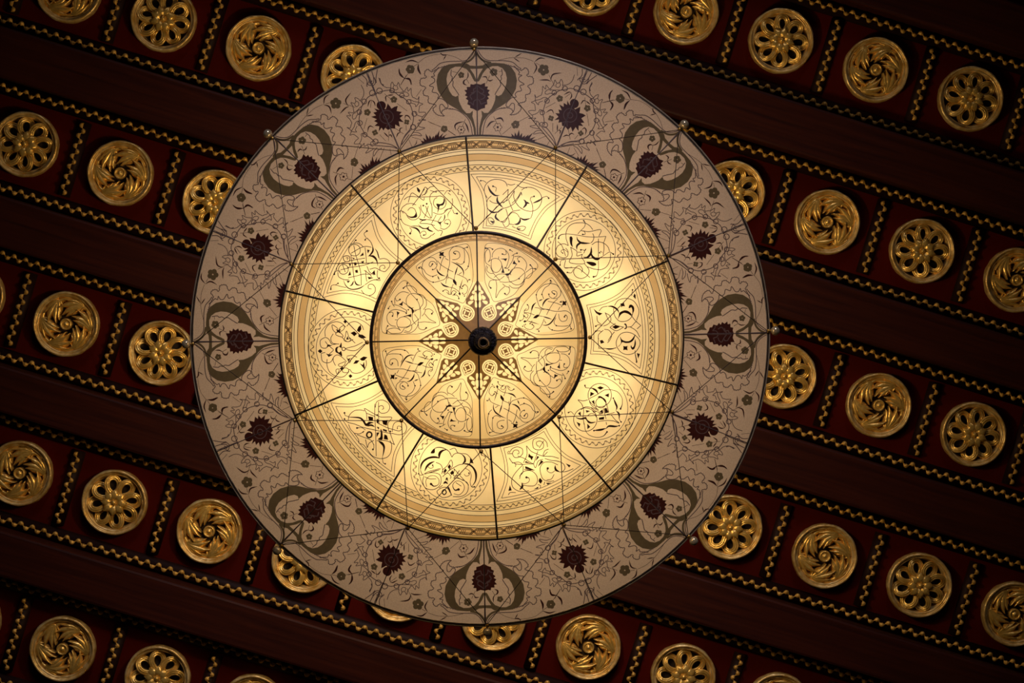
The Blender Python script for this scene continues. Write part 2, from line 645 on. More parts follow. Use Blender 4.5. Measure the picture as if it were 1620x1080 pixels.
INNER_B = '''
C4:185,130 215,100 300,100 430,125 560,180 680,260 735,310 748,350 720,390 640,450 560,560 480,655 290,722 240,640 185,510 180,400 175,250
K10:220,300 240,260 240,210 225,165 192,152
L5:215,160 185,200 185,260 195,310 245,345
K9:205,150 240,148 265,163
L5:260,250 270,200 310,162 370,155 420,190 440,240 430,300 410,355 395,362
K9:405,180 412,210 392,222 370,214
L5:215,300 270,265 320,265 355,300 362,350 330,400 290,410 260,380 250,320 255,270
L5:200,335 190,390 210,440 260,480 330,490 390,450
L5:215,345 205,390 240,420 280,420
L5:240,350 270,410 300,450 345,500
L5:330,240 330,265
F:343,265 422,260 405,292 385,274
F:358,300 372,345 394,417 358,414 370,380
F:494,278 510,308 532,325 478,320
F:393,425 440,418 492,368 452,430 426,447
K8:490,225 490,245 475,290 450,330 430,365 398,362
K9:470,235 498,215 526,205
K9:480,190 465,178 450,170
L5:500,240 560,240 610,280 630,330 615,390
K10:565,242 532,258 540,285 547,294
L5:460,440 455,400 500,365 560,365 605,400 610,450 590,510 550,540 500,540 460,510
L5:340,510 400,515 450,510 520,490 580,440 605,415
L5:520,325 490,370
K9:615,470 650,470 690,420 690,360 667,330
K9:620,410 680,368 722,372
L5:370,530 400,555 440,570
K10:440,560 447,610 420,650 396,636
L5:430,440 440,490 455,520
L5:440,545 480,575 540,575 590,540 610,480
L5:300,485 310,560 300,680 340,610 395,560
K10:290,490 240,500 225,550 246,577
L5:280,465 330,430 400,430 430,470
D8:438,384
D8:548,478
'''
# medallions and framed panels of the middle shade, clockwise from the top seam: crop corner, strokes
MID = [((730, 240), '''
K9:265,330 235,310 205,309
L5:275,495 245,430 250,370 290,320 350,295 420,300 470,325 490,370
L5:300,520 340,545 390,550 430,545
T22:280,355 310,420 360,465 410,465
T23:385,470 385,530 445,600
K10:365,425 372,385 337,368
L5:320,470 280,510 270,570 290,620 330,645 380,640
T20:280,610 330,645 385,645
T22:378,650 365,700 415,745
L5:375,650 430,610 500,590 570,545 640,440
L5:445,550 490,500 500,400
L5:430,545 500,510 565,415
L5:500,400 440,460
L5:505,515 520,560 550,630
L5:565,415 560,490 600,570 650,610
L5:490,345 530,355 575,345
L5:590,350 640,380 700,385
L5:540,550 600,490 635,430 645,465
L5:640,410 690,380 760,385 820,420 855,480 850,550 810,610 750,635 680,625 620,590 580,540
T24:655,605 690,560 680,525 660,510
T22:680,535 730,555
T20:760,550 830,520 870,490
K10:850,495 910,475 932,496
K10:735,520 742,488 776,476
L5:740,520 760,580 760,650 740,710
L5:500,680 540,640 630,620
L5:475,610 490,660 495,700
L5:490,700 450,740 415,745
L5:385,650 440,610
L5:415,745 460,750 500,690
L5:500,700 510,770 470,805 440,760
L5:500,690 540,650 590,660 620,700
T24:625,700 625,740 600,770 560,775
T20:620,700 670,725 740,710
L5:510,770 560,780
C5:285,710 320,705 350,740 340,770 310,770 290,740
F:300,735 352,742 335,767
L5:540,795 580,815
C5:590,815 640,795 685,805 660,840 620,840
F:590,815 642,822 610,837
L5:380,580 320,650 260,700
'''), ((840, 310), '''
K10:800,430 700,438 600,435 500,418 400,405 330,410 300,430 295,452
L5:400,530 375,450 375,390 400,330 450,295 520,285 580,290 630,320 660,360
K9:500,405 530,370 570,330 580,290 563,263
L5:540,370 620,380 745,360 725,430
K9:535,370 572,380 578,408 552,410
S:412,440 430,430 445,450 440,500 446,545 420,510
T22:490,430 500,470 540,500 640,505
T22:490,575 492,530 530,500 575,495
L5:660,400 672,440 660,480 640,500
L5:800,430 780,490
L5:720,455 720,550 720,650
L5:400,530 350,510 290,530 265,590 290,640 350,660 390,640 395,590 370,555
K7:395,600 350,570 320,590 340,610
L5:285,485 330,530 370,640
L5:425,550 440,630 415,710 570,720 540,650 550,620
L5:420,545 490,590 490,640 550,620
L5:500,600 540,600
K10:560,612 572,595 560,575 533,575
T14:570,590 590,560
T24:645,540 640,610 600,655 555,650
T26:640,600 660,650 710,675 750,650
K10:740,660 800,620 840,598 880,620
L5:650,520 700,490 770,500 820,540 840,590
L5:775,490 780,560 770,630
K9:760,605 745,588 733,606
L5:850,610 845,680 810,750 750,785 680,780 600,755
S:590,703 640,702 685,712 697,735 660,747 620,730
K11:720,690 720,780 700,850 668,862
L5:570,720 620,790 600,850 540,880 480,860 455,810 480,760 520,745 550,780 540,815
L5:560,810 630,870
K9:455,780 430,820 388,815
L5:370,680 360,765 440,760
L5:360,765 500,770 560,810
K9:360,680 320,690 310,737
'''), ((910, 440), '''
K9:605,190 608,150 612,124
F:632,162 646,180 646,224 618,195
F:480,272 520,260 525,280 532,300 505,298 488,312 490,295
L5:420,290 460,235 540,215 620,240 670,310 680,370 655,450
S:570,318 580,285 605,283 628,310 628,350 612,375 610,340 600,310 585,318
S:455,438 465,400 470,372 490,355 530,342 570,352 606,388 596,400 560,378 520,370 485,392
T20:470,375 450,335 400,303 340,298
L5:340,300 290,310 255,350
L5:410,320 415,380 440,430 480,460 550,455 600,415 620,350
F:193,323 240,360 292,375 260,397 222,372
L5:230,400 240,460 280,495
L5:320,370 370,400 380,450 350,490 300,510
K10:290,510 250,495 220,512
L5:320,365 360,450 430,500 510,520
L5:370,525 430,480
L5:370,525 440,560 520,520
F:393,520 430,500 477,520 430,542
S:520,490 538,482 552,505 550,535 532,545 522,535 538,528 538,505
L5:555,520 600,515 640,470 660,460
L5:600,400 640,450 700,505
L5:580,515 650,560 690,630
L5:660,540 700,505
K10:280,570 250,560 218,566
L5:245,650 250,600 300,555
L5:310,545 360,555 390,600 370,660 345,690
L5:420,570 380,620 350,670
F:262,665 290,658 312,685 275,700
L5:255,740 245,690 250,640
L5:245,745 320,750 400,750 440,740
C5:545,575 620,595 680,650 690,710 640,790 560,815 490,790 445,730 440,670 480,600
S:478,622 500,655 540,672 580,668 612,640 642,600 625,655 590,685 540,692 505,682 490,700 470,725 455,732 488,690
F:512,722 535,728 560,722 555,745 560,770 535,762 512,768 516,745
S:640,650 648,700 632,752 610,762 592,735 596,715 610,738 628,720
L5:640,770 640,800 660,890
K9:640,810 655,895
F:658,798 692,808 672,858
T10:300,745 370,757 435,745
'''), ((870, 565), '''
O5:532,405,125
O5:378,665,125
O5:545,485,55
F:503,325 537,308 578,325 540,347
F:428,420 433,368 477,388
F:583,405 632,383 627,427
F:443,470 472,458 482,515
F:298,600 327,578 332,630
F:283,688 327,710 312,744
F:398,708 432,742 400,768
F:383,563 432,573 390,592
F:480,522 522,562 490,547
F:453,573 502,580 465,592
F:528,580 562,556 572,602
F:578,547 605,538 627,590 590,598
F:523,645 580,633 577,665 523,667
F:520,597 572,603 523,610
K9:515,385 480,340 420,330 382,322 374,300
T22:440,325 490,352 515,392
S:508,428 530,412 560,425 590,455 608,500 590,480 560,445 530,432
L5:420,440 500,400 580,350 650,345
K11:650,345 720,368 768,430 772,500 754,550
T20:680,440 700,490 715,530 705,570
T20:705,570 735,600 742,650
K9:735,640 745,670 760,690
K9:700,480 685,455 677,436
L5:605,500 630,590
L5:570,545 600,660
L5:605,610 690,590
L5:655,615 700,670 740,700
L5:510,685 600,675 680,680 740,705
L5:405,455 350,465 300,455 340,500 360,570 355,640 365,720
K10:365,700 380,780 420,830 500,855 570,840 610,796
K9:255,610 225,580 198,590
S:272,638 320,650 365,642 385,636 400,665 440,690 492,688 450,706 410,700 378,660 340,666 300,658
L5:330,560 380,530 450,540 520,570
L5:405,620 440,600 480,610 495,640
T22:470,782 550,772 600,756
T22:595,765 630,735 700,738 740,730
D9:470,782
D9:740,730
L5:600,690 605,720
L5:440,540 480,570 560,600
L5:420,470 450,520 520,560
'''), ((770, 670), '''
F:450,315 470,340 500,350 480,392 465,365 443,357
L5:425,235 430,330 390,420
L5:425,235 470,290 530,320 600,345 700,350 770,370
L5:545,295 520,370 500,430
L5:300,430 380,435 440,430 500,430
L5:330,345 400,370 460,410 500,430
F:403,415 420,398 478,427
F:408,453 430,458 515,497 413,482
F:518,402 540,343 562,355
F:543,462 580,388 607,405
L5:385,320 380,270 330,248 275,265 240,310
L5:385,320 350,355 300,360 275,320 295,285 335,285 345,315 325,325
L5:220,320 280,320
L5:240,290 220,310
L5:240,365 270,410 310,430 305,460
L5:270,420 340,410 380,430
L5:490,210 500,170 550,150 600,160 640,200 650,250
L5:490,210 500,260 550,280 600,260 605,210 570,185 530,200 540,235 560,240
L5:610,180 560,260
L5:600,340 620,290 660,270
L5:600,350 650,300
L5:385,440 310,520 270,590 275,670 330,715 400,725 450,715
L5:390,450 385,520 350,560
L5:350,590 370,530 430,500 490,510 535,560 540,620 510,660 450,665 390,655
K13:370,632 410,640 450,618 452,582 424,573
T24:375,630 380,670 350,707
L5:620,370 680,390 760,400 820,430 835,480 800,520
L5:575,530 570,470 610,415 690,410 760,440
L5:575,530 600,590 660,615 720,610
L5:720,540 690,590 640,600
K13:737,495 690,525 648,505 652,476
T22:730,440 737,490 782,517
L5:780,515 850,510 925,480
F:843,423 898,445 880,467
F:558,590 570,578 597,610 575,642 553,615
F:232,717 248,656 267,712
F:633,630 692,630 650,652
F:498,702 552,670 550,692
L5:230,760 250,735 310,735
L5:610,655 620,620
L5:545,650 575,660 570,685
L5:500,430 520,470 550,400 600,380
L5:510,495 400,490
'''), ((635, 680), '''
S:312,247 330,215 355,195 358,215 352,247
T10:320,240 370,190 440,190 510,230 540,290
S:405,302 392,265 405,230 440,210 492,208 450,225 425,250
S:203,432 205,365 245,312 310,282 370,280 410,302 350,300 290,310 240,345 215,390
L5:205,430 220,470 240,480
L5:515,210 570,195 600,240 640,255
L5:540,290 560,260 600,245 650,255
S:638,253 675,278 690,310 685,345 652,358 668,330 668,295
F:735,288 755,315 772,357 730,350
L5:650,250 700,260 740,300
S:648,360 720,358 780,405 808,470 795,550 750,605 785,540 785,470 760,410 715,375
L5:560,400 620,370 660,365
S:248,442 262,385 305,345 358,333 320,360 285,390
L5:370,345 420,370 440,420 430,470
K9:285,390 305,408 338,400 334,375
L5:240,470 300,440 420,410
T11:290,455 350,440 420,420
L5:250,470 320,455 400,470 425,520 410,590 360,630 300,635 250,610 228,550 240,490
K14:270,605 262,540 300,493 360,490 400,530 395,580 350,600 316,576
L5:250,500 300,520 370,520
K9:230,480 200,480 184,467
F:493,392 515,363 530,390 512,422
F:448,440 470,408 487,430 465,462
F:518,460 545,428 562,455 540,482
C5:530,320 545,380 500,440 470,470 440,430 490,380
L5:500,440 560,400
L5:440,500 470,470 500,460 530,500 520,520
T16:473,545 485,512 497,552
T24:448,575 470,557 498,575
C9:460,635 480,665 455,690 435,660
C5:470,610 530,690 440,720 380,655
L5:490,600 540,700
L5:400,620 440,590
T18:500,600 520,660 535,680
L5:555,510 620,520 700,560 715,620 690,680 630,710 550,710
K14:560,680 620,690 665,645 668,590 630,548 580,548 548,590 570,640 610,634
K9:680,405 730,440 745,490 735,555 750,605 782,606
K9:670,470 690,492 722,482 722,460
L5:560,410 620,480 720,590
L5:565,420 560,490 640,470
L5:620,430 560,520
L5:590,500 660,540
L5:580,560 640,600
L5:515,240 540,290
'''), ((510, 600), '''
K11:280,395 245,385 236,357
K10:290,465 250,445 236,422
L5:275,440 290,380 340,335 400,325 450,335
S:268,403 350,398 410,405 450,440 470,470 500,450 550,463 515,472 480,498 455,490 430,450 395,418
T20:480,502 520,488 560,506
L5:270,460 340,475 430,510 560,540 740,580
L5:475,430 470,360 450,310 540,360 620,400 740,405 700,470 710,560
L5:470,360 560,395
L5:560,260 560,400 570,600 575,820
L5:600,240 600,400 605,480
L5:565,300 580,240 640,220 700,250 720,300 690,350 630,360 600,330 605,290 640,280 655,310 635,320
F:488,393 542,403 540,437 498,442
F:580,418 602,430 597,468 578,455
F:638,440 698,433 690,492 650,480
F:578,503 607,510 602,537
F:650,528 690,540 687,563 643,542
F:578,568 612,563 580,618
F:663,585 690,598 704,645 656,637
S:622,528 640,560 644,605 640,642 592,640 620,610
D10:585,380
D10:725,555
L5:580,460 680,510 740,530 820,550 850,530
L5:745,560 760,480 800,450 870,460 900,510 880,570 820,590 740,575
K6:850,540 840,505 805,500 800,525
L5:720,560 740,620 770,700
L5:580,655 640,650 700,660 770,695
K11:460,540 420,515 370,518
L5:430,570 445,550 400,580 340,575
L5:280,480 300,530 340,575 385,640 390,680
C12:500,560 525,575 525,605 500,622 475,605 478,575
L5:370,590 450,620 520,650 550,700
K11:550,690 550,730 540,747
L5:460,640 480,730
L5:390,680 440,700 480,750 540,820 620,845 690,830 730,780 740,700 720,650
S:598,660 640,668 668,710 662,770 640,835 648,770 645,715
K9:640,830 650,890 672,901
K9:580,860 607,886
L5:480,730 500,680 550,650
'''), ((470, 470), '''
F:515,238 537,258 515,282 493,260
F:245,553 272,575 248,600 220,575
F:570,820 592,842 568,864 548,840
L5:300,420 300,350 340,290 410,262 470,275 520,320
L5:530,310 570,270 630,262 690,300 710,350
C5:375,295 430,330 430,350 420,380 385,350
C5:500,300 500,340 460,365 450,335
C5:410,390 450,370 490,410 485,425 430,410
F:413,340 440,350 470,333 457,360 462,387 433,370
F:680,293 687,340 665,377 638,355 653,320
F:570,382 610,363 642,390 610,417 590,397
F:658,395 700,400 740,432 690,442 653,420
L5:385,390 360,440 380,490 450,500
L5:245,500 250,460 300,430 340,450 370,500 420,500
L5:245,500 260,535 300,545 330,520 300,470
F:313,527 330,503 378,515 335,527
L5:330,510 390,560
F:308,600 340,610 383,610 338,638
L5:330,620 390,565
L5:260,640 260,600 300,590
L5:260,640 270,680 310,700 360,690 390,640
S:472,483 475,542 450,530 432,545 432,575 450,590 470,575 480,630 440,602 412,585 408,550 425,530 450,525
O6:497,552,18
L5:700,480 620,520 520,550 620,570 720,500
C5:528,360 555,430 570,460 540,475 500,460 515,420
F:523,452 538,412 554,452
L5:480,430 540,475 600,450
L5:560,430 620,490
F:598,712 625,673 667,675 640,707
F:668,660 710,632 753,640 715,677 690,677
F:666,703 700,722 715,688 727,778
L5:320,660 320,730 350,800 420,845 490,850 540,810 560,770 590,805 650,810 710,780 740,720 735,670
L5:385,680 390,640 430,615 480,640 530,690
L5:530,640 560,700 580,650
F:538,660 572,648 555,682
L5:530,630 590,620 640,640
L5:385,680 410,730
C5:440,720 480,700 515,690 500,730 460,740
C5:420,770 450,770 430,820 415,790
C5:490,760 540,760 550,800 490,800
F:453,760 485,738 502,765 475,780
'''), ((490, 340), '''
K11:600,240 580,200 611,171
K9:640,275 610,245 592,266
L5:610,245 650,285 670,330
K10:470,300 478,280 492,269
T18:670,320 675,380 650,420 620,445
S:628,438 680,430 718,470 728,548 708,490 670,450
S:693,356 725,390 745,462 735,462 715,395
O5:478,375,62
L5:415,370 430,320 490,298 540,310 570,340
L5:540,350 600,335 660,345
L5:470,325 490,420 520,520 545,620 550,750
L5:440,410 540,350
L5:590,345 600,430 605,510
C6:360,445 420,440 425,490 375,495
L5:385,460 410,455 400,480
L5:420,490 500,475 590,460
L5:400,560 500,550 600,530 680,500
L5:410,670 500,650 580,630 660,635
L5:440,430 460,560 475,690
O5:360,580,52
L5:330,585 420,565
L5:350,530 380,610
L5:290,600 290,560 320,520 380,505
F:533,442 570,398 577,430
F:613,368 642,375 620,412
F:448,453 482,460 470,475
F:413,515 442,525 430,552
F:468,508 497,505 502,532 480,542
F:543,500 582,488 572,517
F:483,590 510,583 517,617 490,617
F:430,598 442,640 408,648
F:393,703 432,700 410,727
F:663,620 692,588 702,642
F:618,658 682,670 630,687
K11:330,600 280,600 262,632
L5:300,610 310,660 370,690 420,690
S:358,690 385,745 420,778 465,788 530,775 590,745 540,785 465,800 410,785 375,745
T16:475,690 500,740 550,752
T16:472,700 450,745 425,757
L5:590,745 660,700 740,685
K9:700,690 750,700 742,673
L5:610,545 640,610 690,640
L5:580,590 640,630 660,660
L5:600,590 600,650 610,710
L5:640,580 700,565 750,590 800,605 830,580
L5:725,590 720,650 735,680
L5:750,590 750,550 790,535 805,565 785,570
L5:740,470 800,465 845,490 855,540 830,580
L5:550,800 580,840 640,860 690,830 700,780 670,740 630,745 625,780 660,790
K10:390,775 320,760 270,745 232,755 225,792
K9:270,747 285,742 302,729
'''), ((605, 250), '''
F:365,310 382,318 404,345 395,372 373,350
L5:275,475 310,375 360,395 440,450 446,420
L5:400,415 455,310 480,330
L5:320,510 380,430 450,330
L5:480,320 470,370 420,400
L5:230,445 270,415 320,410 400,415 500,412 580,410
L5:255,490 310,485 360,500
L5:450,395 470,350 510,310 560,300
L5:520,490 505,440 515,390 550,360 600,350 660,350
L5:510,345 570,365
L5:575,345 575,370
L5:575,410 620,405 660,425 680,470 665,520 620,545 575,530 545,490 555,440 585,420
S:655,430 668,450 662,480 645,505 615,510 605,540 590,588 590,530 575,488 620,490 648,470
K9:660,390 690,348 720,351
L5:700,370 730,395
L5:745,430 750,480 735,530
L5:255,600 280,640 320,660 365,650 400,610 405,560 390,520
L5:225,590 200,560 170,580
S:258,602 290,622 330,620 350,600 360,572 370,625 330,640 290,635
L5:215,565 260,600
L5:195,640 190,590 210,530 260,490
L5:270,560 300,530 340,540 360,580
D10:437,507
D10:473,488
L5:410,500 415,550 450,600 520,640 530,540 520,480
L5:520,640 480,560 460,510
L5:490,510 470,580 445,640
L5:540,580 600,600 650,590 700,545 750,530
S:383,640 430,655 470,660 425,668
L5:400,660 470,655 540,665 600,680
L5:575,605 540,670 525,695
L5:630,620 590,680
S:662,598 672,630 655,668 625,695 628,742 612,705 590,685 640,675 658,640
L5:430,665 400,695 480,700 560,720
K9:300,730 230,700 195,652
L5:300,730 370,725 430,750
S:378,705 430,742 470,745 500,728 495,755 545,785 500,780 470,758 425,755
K12:290,740 312,770 296,805
S:298,738 360,740 395,770 408,822 385,785 350,755
L5:405,820 420,850 460,860 500,845 525,820
K9:410,800 430,780 460,785 465,815 440,822
L5:520,700 560,750 600,780
L5:530,825 560,800
L5:600,770 640,780 620,830
L5:615,745 660,760 710,730 730,690
K9:730,690 715,660 680,658 660,690 697,702
S:745,543 710,585 700,625 717,665 695,620 705,580
K11:750,550 765,588 797,592
L5:660,570 690,545 740,540
''')]
# outer shade: the heart with its carnation (at the top of the photograph) and the thistle roundel to its left
HEART = '''
taupe
F:497,232 430,227 395,205 310,203 200,215 130,250 85,320 70,400 85,490 130,570 200,640 300,700 390,760 440,820 465,890 475,990 495,990 490,900 465,800 455,770 460,708 430,735 390,735 350,690 325,640 310,600 305,545 275,560 240,545 210,500 185,430 178,370 190,310 220,265 270,240 330,240 390,265 430,310 460,370 478,398 502,398 497,380 470,320 430,262 503,262 503,232
L15:497,70 470,130 420,178 340,203
lilac
L6:480,55 450,115 400,165 340,180 200,185 110,205 60,250 20,280
L6:205,690 280,700 350,740 410,800 440,880 458,985
L6:230,270 225,330 240,350 235,380 250,400 245,440 270,480 300,525 310,545
L8:500,60 500,400
L8:505,700 512,985
'''
HEART_LACE = '''
lilac
A14:990,20 900,50 830,85 790,60 755,85 750,130 770,150 715,160 700,200 710,240 760,260 735,300 745,345 790,360 785,400 800,430 870,450 840,480 850,520 900,560 970,565 940,530 960,500 1010,490 1080,497
L6:905,40 885,70 850,110 862,135 825,145 858,165 858,200 805,240 850,255 835,305 882,318 905,345 895,375 940,380 985,415 1005,450 1000,472 975,475 945,440 920,445 915,480 925,520 945,545
'''
HEART_ONCE = '''
maroon
F:435,425 465,430 495,420 545,430 590,410 590,450 622,450 612,480 642,490 622,515 642,545 615,555 632,580 610,595 615,640 590,650 590,680 550,690 505,715 465,690 430,680 430,655 400,640 410,600 383,580 403,560 373,545 393,520 368,490 398,485 393,455 430,455
lilac
L7:440,520 470,510 465,480 490,470 490,455 510,445 530,460 560,480 575,490 570,520 545,525
L7:450,590 430,550 470,520 500,495 550,530 590,550 570,580 540,590
L7:465,650 470,610 500,590 530,600 545,640
L7:410,620 440,625 465,650
L7:600,620 570,630 545,640
L7:505,440 505,700
taupe
Y34:335,328
Y42:682,298
Y36:153,905
Y42:912,860
maroon
Z38:335,912
Z42:725,885
T12:405,290 408,340 390,378
T17:392,372 365,390 362,420 397,438
L3:240,292 300,303
L3:390,370 420,420
T14:558,350 600,348 612,378
T13:610,375 640,390 677,378
L3:640,335 600,420
L3:735,292 770,288
T17:280,922 268,870 300,840 367,825
T16:368,828 395,870 417,942
L3:380,800 345,880
L3:330,945 315,975
T17:603,897 650,835 702,818
T19:698,800 760,790 790,832
L3:680,770 720,850
L3:740,930 772,985
L3:0,835 115,880
L3:195,920 280,975
L3:775,960 870,880
L3:950,825 1075,760
'''
HEART_WIDE = '''
maroon
L2:410,200 470,160 560,145 640,160 690,185
T7:545,128 570,150 600,148
T7:592,148 572,182
T9:328,197 370,185 417,200
T9:413,205 410,240 427,277
L2:380,225 410,205
T9:290,235 295,275 327,302
T9:325,300 360,310 365,342
L2:345,270 300,340
L2:920,185 1000,168 1090,170 1150,190
T7:1030,165 1075,138
T7:1023,168 1062,195
T9:1155,195 1190,170 1227,174
T9:1153,195 1170,230 1150,272
L2:1190,215 1165,200
T9:1188,310 1240,310 1262,320
T9:1258,317 1275,275 1332,264
L2:1250,280 1285,350
taupe
Y28:360,240
Y36:1215,245
'''
ROUNDEL = '''
lilac
L6:230,840 175,795 130,765 90,700 65,650 60,590 75,520 85,470 120,420 150,370 200,340 300,300 400,290 480,345 530,370 590,430 620,500 635,600 600,700 540,780 500,880
O6:235,838,28
O6:122,765,24
O6:70,640,24
O6:62,525,24
O6:112,412,26
O6:200,322,30
O6:272,295,30
O6:405,293,24
O6:512,345,24
O6:585,412,24
O6:645,540,26
O6:630,682,26
L6:190,85 210,160 205,215 170,215 195,185
L6:90,130 140,185 140,250 150,250
L6:150,135 165,190 150,230 200,240 230,205 215,150
L6:250,65 235,160 238,210
L6:275,160 290,215 320,235
L6:135,80 240,335
L7:300,500 330,560
L7:370,645 480,900
L3:30,150 110,220
L6:490,912 520,820 570,750 620,700
L6:510,870 590,760
L6:470,905 400,870 300,850 240,850
L6:490,922 420,895 250,880 150,865
maroon
F:360,430 385,460 400,485 430,465 468,455 455,510 485,515 510,520 485,550 528,555 490,585 530,630 478,620 490,680 440,655 440,700 400,695 370,715 340,690 320,720 300,690 270,730 275,675 225,670 258,640 220,620 250,600 188,575 240,560 210,530 250,520 220,485 270,500 300,480 340,490
D48:293,452
lilac
O6:350,573,70
O6:348,573,28
L6:370,645 345,695
L6:370,645 410,680
taupe
Y36:147,527
Y36:425,388
Y30:563,628
Y32:230,742
Y36:965,700
Y36:10,1045
Y46:603,68
maroon
T13:150,467 168,410 192,394
T13:190,395 220,420 232,462
L3:180,480 190,400
T13:345,412 338,360 362,344
T13:358,344 390,340 422,337
L3:325,325 390,380
L3:460,430 570,510
T13:545,602 550,560 582,565 612,612
L3:560,720 555,660
T13:150,742 160,690 180,672 222,690
L3:280,765 345,830
T13:323,738 345,760 378,795
T13:375,780 395,765 417,797
L3:380,730 375,830
T13:453,792 470,750 497,738
T13:490,745 492,700 522,688
L3:435,690 530,755
L3:145,590 110,705
L3:720,280 665,355
L3:790,620 925,680
L3:1005,720 1080,770
T19:478,58 490,110 537,162
T19:533,165 590,168 617,232
L3:560,125 495,235
T15:688,0 690,60 717,122
L3:620,790 715,815
L3:585,815 625,905
T9:670,820 665,855 640,880
L3:330,905 290,1000
L3:390,915 405,980
'''
ROUNDEL_LACE = '''
lilac
L5:265,155 285,210 310,240 350,260 392,262
C5:395,262 392,235 408,200 428,232 455,240 475,205 490,250 525,300 490,312 450,312 415,315 388,290
L5:428,232 418,262 440,285 468,275 460,245
L5:525,300 545,290 570,255 578,300 608,268 612,320 625,362
L5:480,340 500,352 530,345 560,355 585,345 575,320 545,305 520,318
L5:625,362 650,372 680,385 695,355 692,415 735,435 702,455 692,520
L5:600,437 565,425 565,395 600,388 640,408 690,420 660,465 655,440 610,425
L5:692,525 745,522 768,535 722,590 770,607 690,605
L5:632,548 620,530 645,515 665,545 705,565 735,572
L5:615,700 605,670 630,652 660,672 650,700
L5:680,640 700,678 757,690 705,712 660,720
L5:630,738 690,742 722,775 650,765 600,780
L5:690,605 715,630 680,640
'''
# ------------------------------------------------------------------ the lamp: three silk dishes hung one below the other
class Tier:
    def __init__(s, cx, cy, rpx, z, h, bulge, facets=0, turn=0.0):
        s.cx, s.cy, s.rpx, s.z, s.h, s.bulge, s.facets, s.turn = cx, cy, rpx, z, h, bulge, facets, turn
        s.c = at(cx, cy, z)
        s.R = (at(cx, cy - rpx, z) - s.c).length

    def surf(s, x, y):                          # height of the silk below the hoop
        r = math.hypot(x, y)
        t = r / s.R
        if s.facets and r > 1e-6:               # flat facets near the middle, round at the hoop
            a = (math.atan2(x, -y) - s.turn) % (2 * PI / s.facets) - PI / s.facets
            b = max(0.0, min(1.0, (1.0 - t) / 0.45))
            t *= 1 - b * (1 - math.cos(a) / math.cos(PI / s.facets) * 1.0)
        return -s.h * (1 - t) * (1 + s.bulge * t)

    def hit(s, px, py):                         # the point of the silk that the photograph shows at px, py (local to the hoop's centre)
        z = 0.0
        for _ in range(7):
            p = at(px, py, s.z + z) - s.c
            z = s.surf(p.x, p.y)
        return (p.x, p.y)

    def pol(s, r, deg):                         # photo pixel at radius r and angle clockwise from the top
        a = math.radians(deg)
        return (s.cx + r * math.sin(a), s.cy - r * math.cos(a))


def catmull(pts, closed, step):
    n = len(pts)
    if n < 3 and not closed:
        out = []
        for i in range(n - 1):
            (x0, y0), (x1, y1) = pts[i], pts[i + 1]
            m = max(1, int(math.hypot(x1 - x0, y1 - y0) / (step * 3)))
            out += [(x0 + (x1 - x0) * k / m, y0 + (y1 - y0) * k / m) for k in range(m)]
        return out + [pts[-1]]
    out = []
    L = n if closed else n - 1
    for i in range(L):
        p1, p2 = pts[i], pts[(i + 1) % n]
        p0 = pts[i - 1] if (closed or i > 0) else (2 * p1[0] - p2[0], 2 * p1[1] - p2[1])
        p3 = pts[(i + 2) % n] if (closed or i < n - 2) else (2 * p2[0] - p1[0], 2 * p2[1] - p1[1])
        d = math.hypot(p2[0] - p1[0], p2[1] - p1[1])
        m = max(1, int(math.ceil(d / step)))
        # a tension that keeps sharp corners sharp
        for k in range(m):
            t = k / m
            q = []
            for c in (0, 1):
                m1 = 0.5 * (p2[c] - p0[c])
                m2 = 0.5 * (p3[c] - p1[c])
                l1 = math.hypot(p2[0] - p0[0], p2[1] - p0[1]) * 0.5 + 1e-9
                l2 = math.hypot(p3[0] - p1[0], p3[1] - p1[1]) * 0.5 + 1e-9
                m1 *= min(1.0, d / l1)
                m2 *= min(1.0, d / l2)
                q.append((2 * t ** 3 - 3 * t * t + 1) * p1[c] + (t ** 3 - 2 * t * t + t) * m1 + (-2 * t ** 3 + 3 * t * t) * p2[c] + (t ** 3 - t * t) * m2)
            out.append((q[0], q[1]))
    if not closed:
        out.append(pts[-1])
    return out


def ribbon(items, mat, pts, w, closed=False):
    n = len(pts)
    if n < 2:
        return
    ws = w if isinstance(w, list) else [w] * n
    ed = []
    for i in range(n):
        a = pts[(i - 1) % n] if (closed or i > 0) else pts[i]
        b = pts[(i + 1) % n] if (closed or i < n - 1) else pts[i]
        dx, dy = b[0] - a[0], b[1] - a[1]
        l = math.hypot(dx, dy) or 1.0
        nx, ny = -dy / l * ws[i] / 2, dx / l * ws[i] / 2
        ed.append(((pts[i][0] + nx, pts[i][1] + ny), (pts[i][0] - nx, pts[i][1] - ny)))
    for i in range(n if closed else n - 1):
        j = (i + 1) % n
        items.append((mat, [ed[i][0], ed[j][0], ed[j][1], ed[i][1]]))


def disc(items, mat, x, y, r, n=12):
    items.append((mat, [(x + r * math.cos(2 * PI * k / n), y + r * math.sin(2 * PI * k / n)) for k in range(n)]))


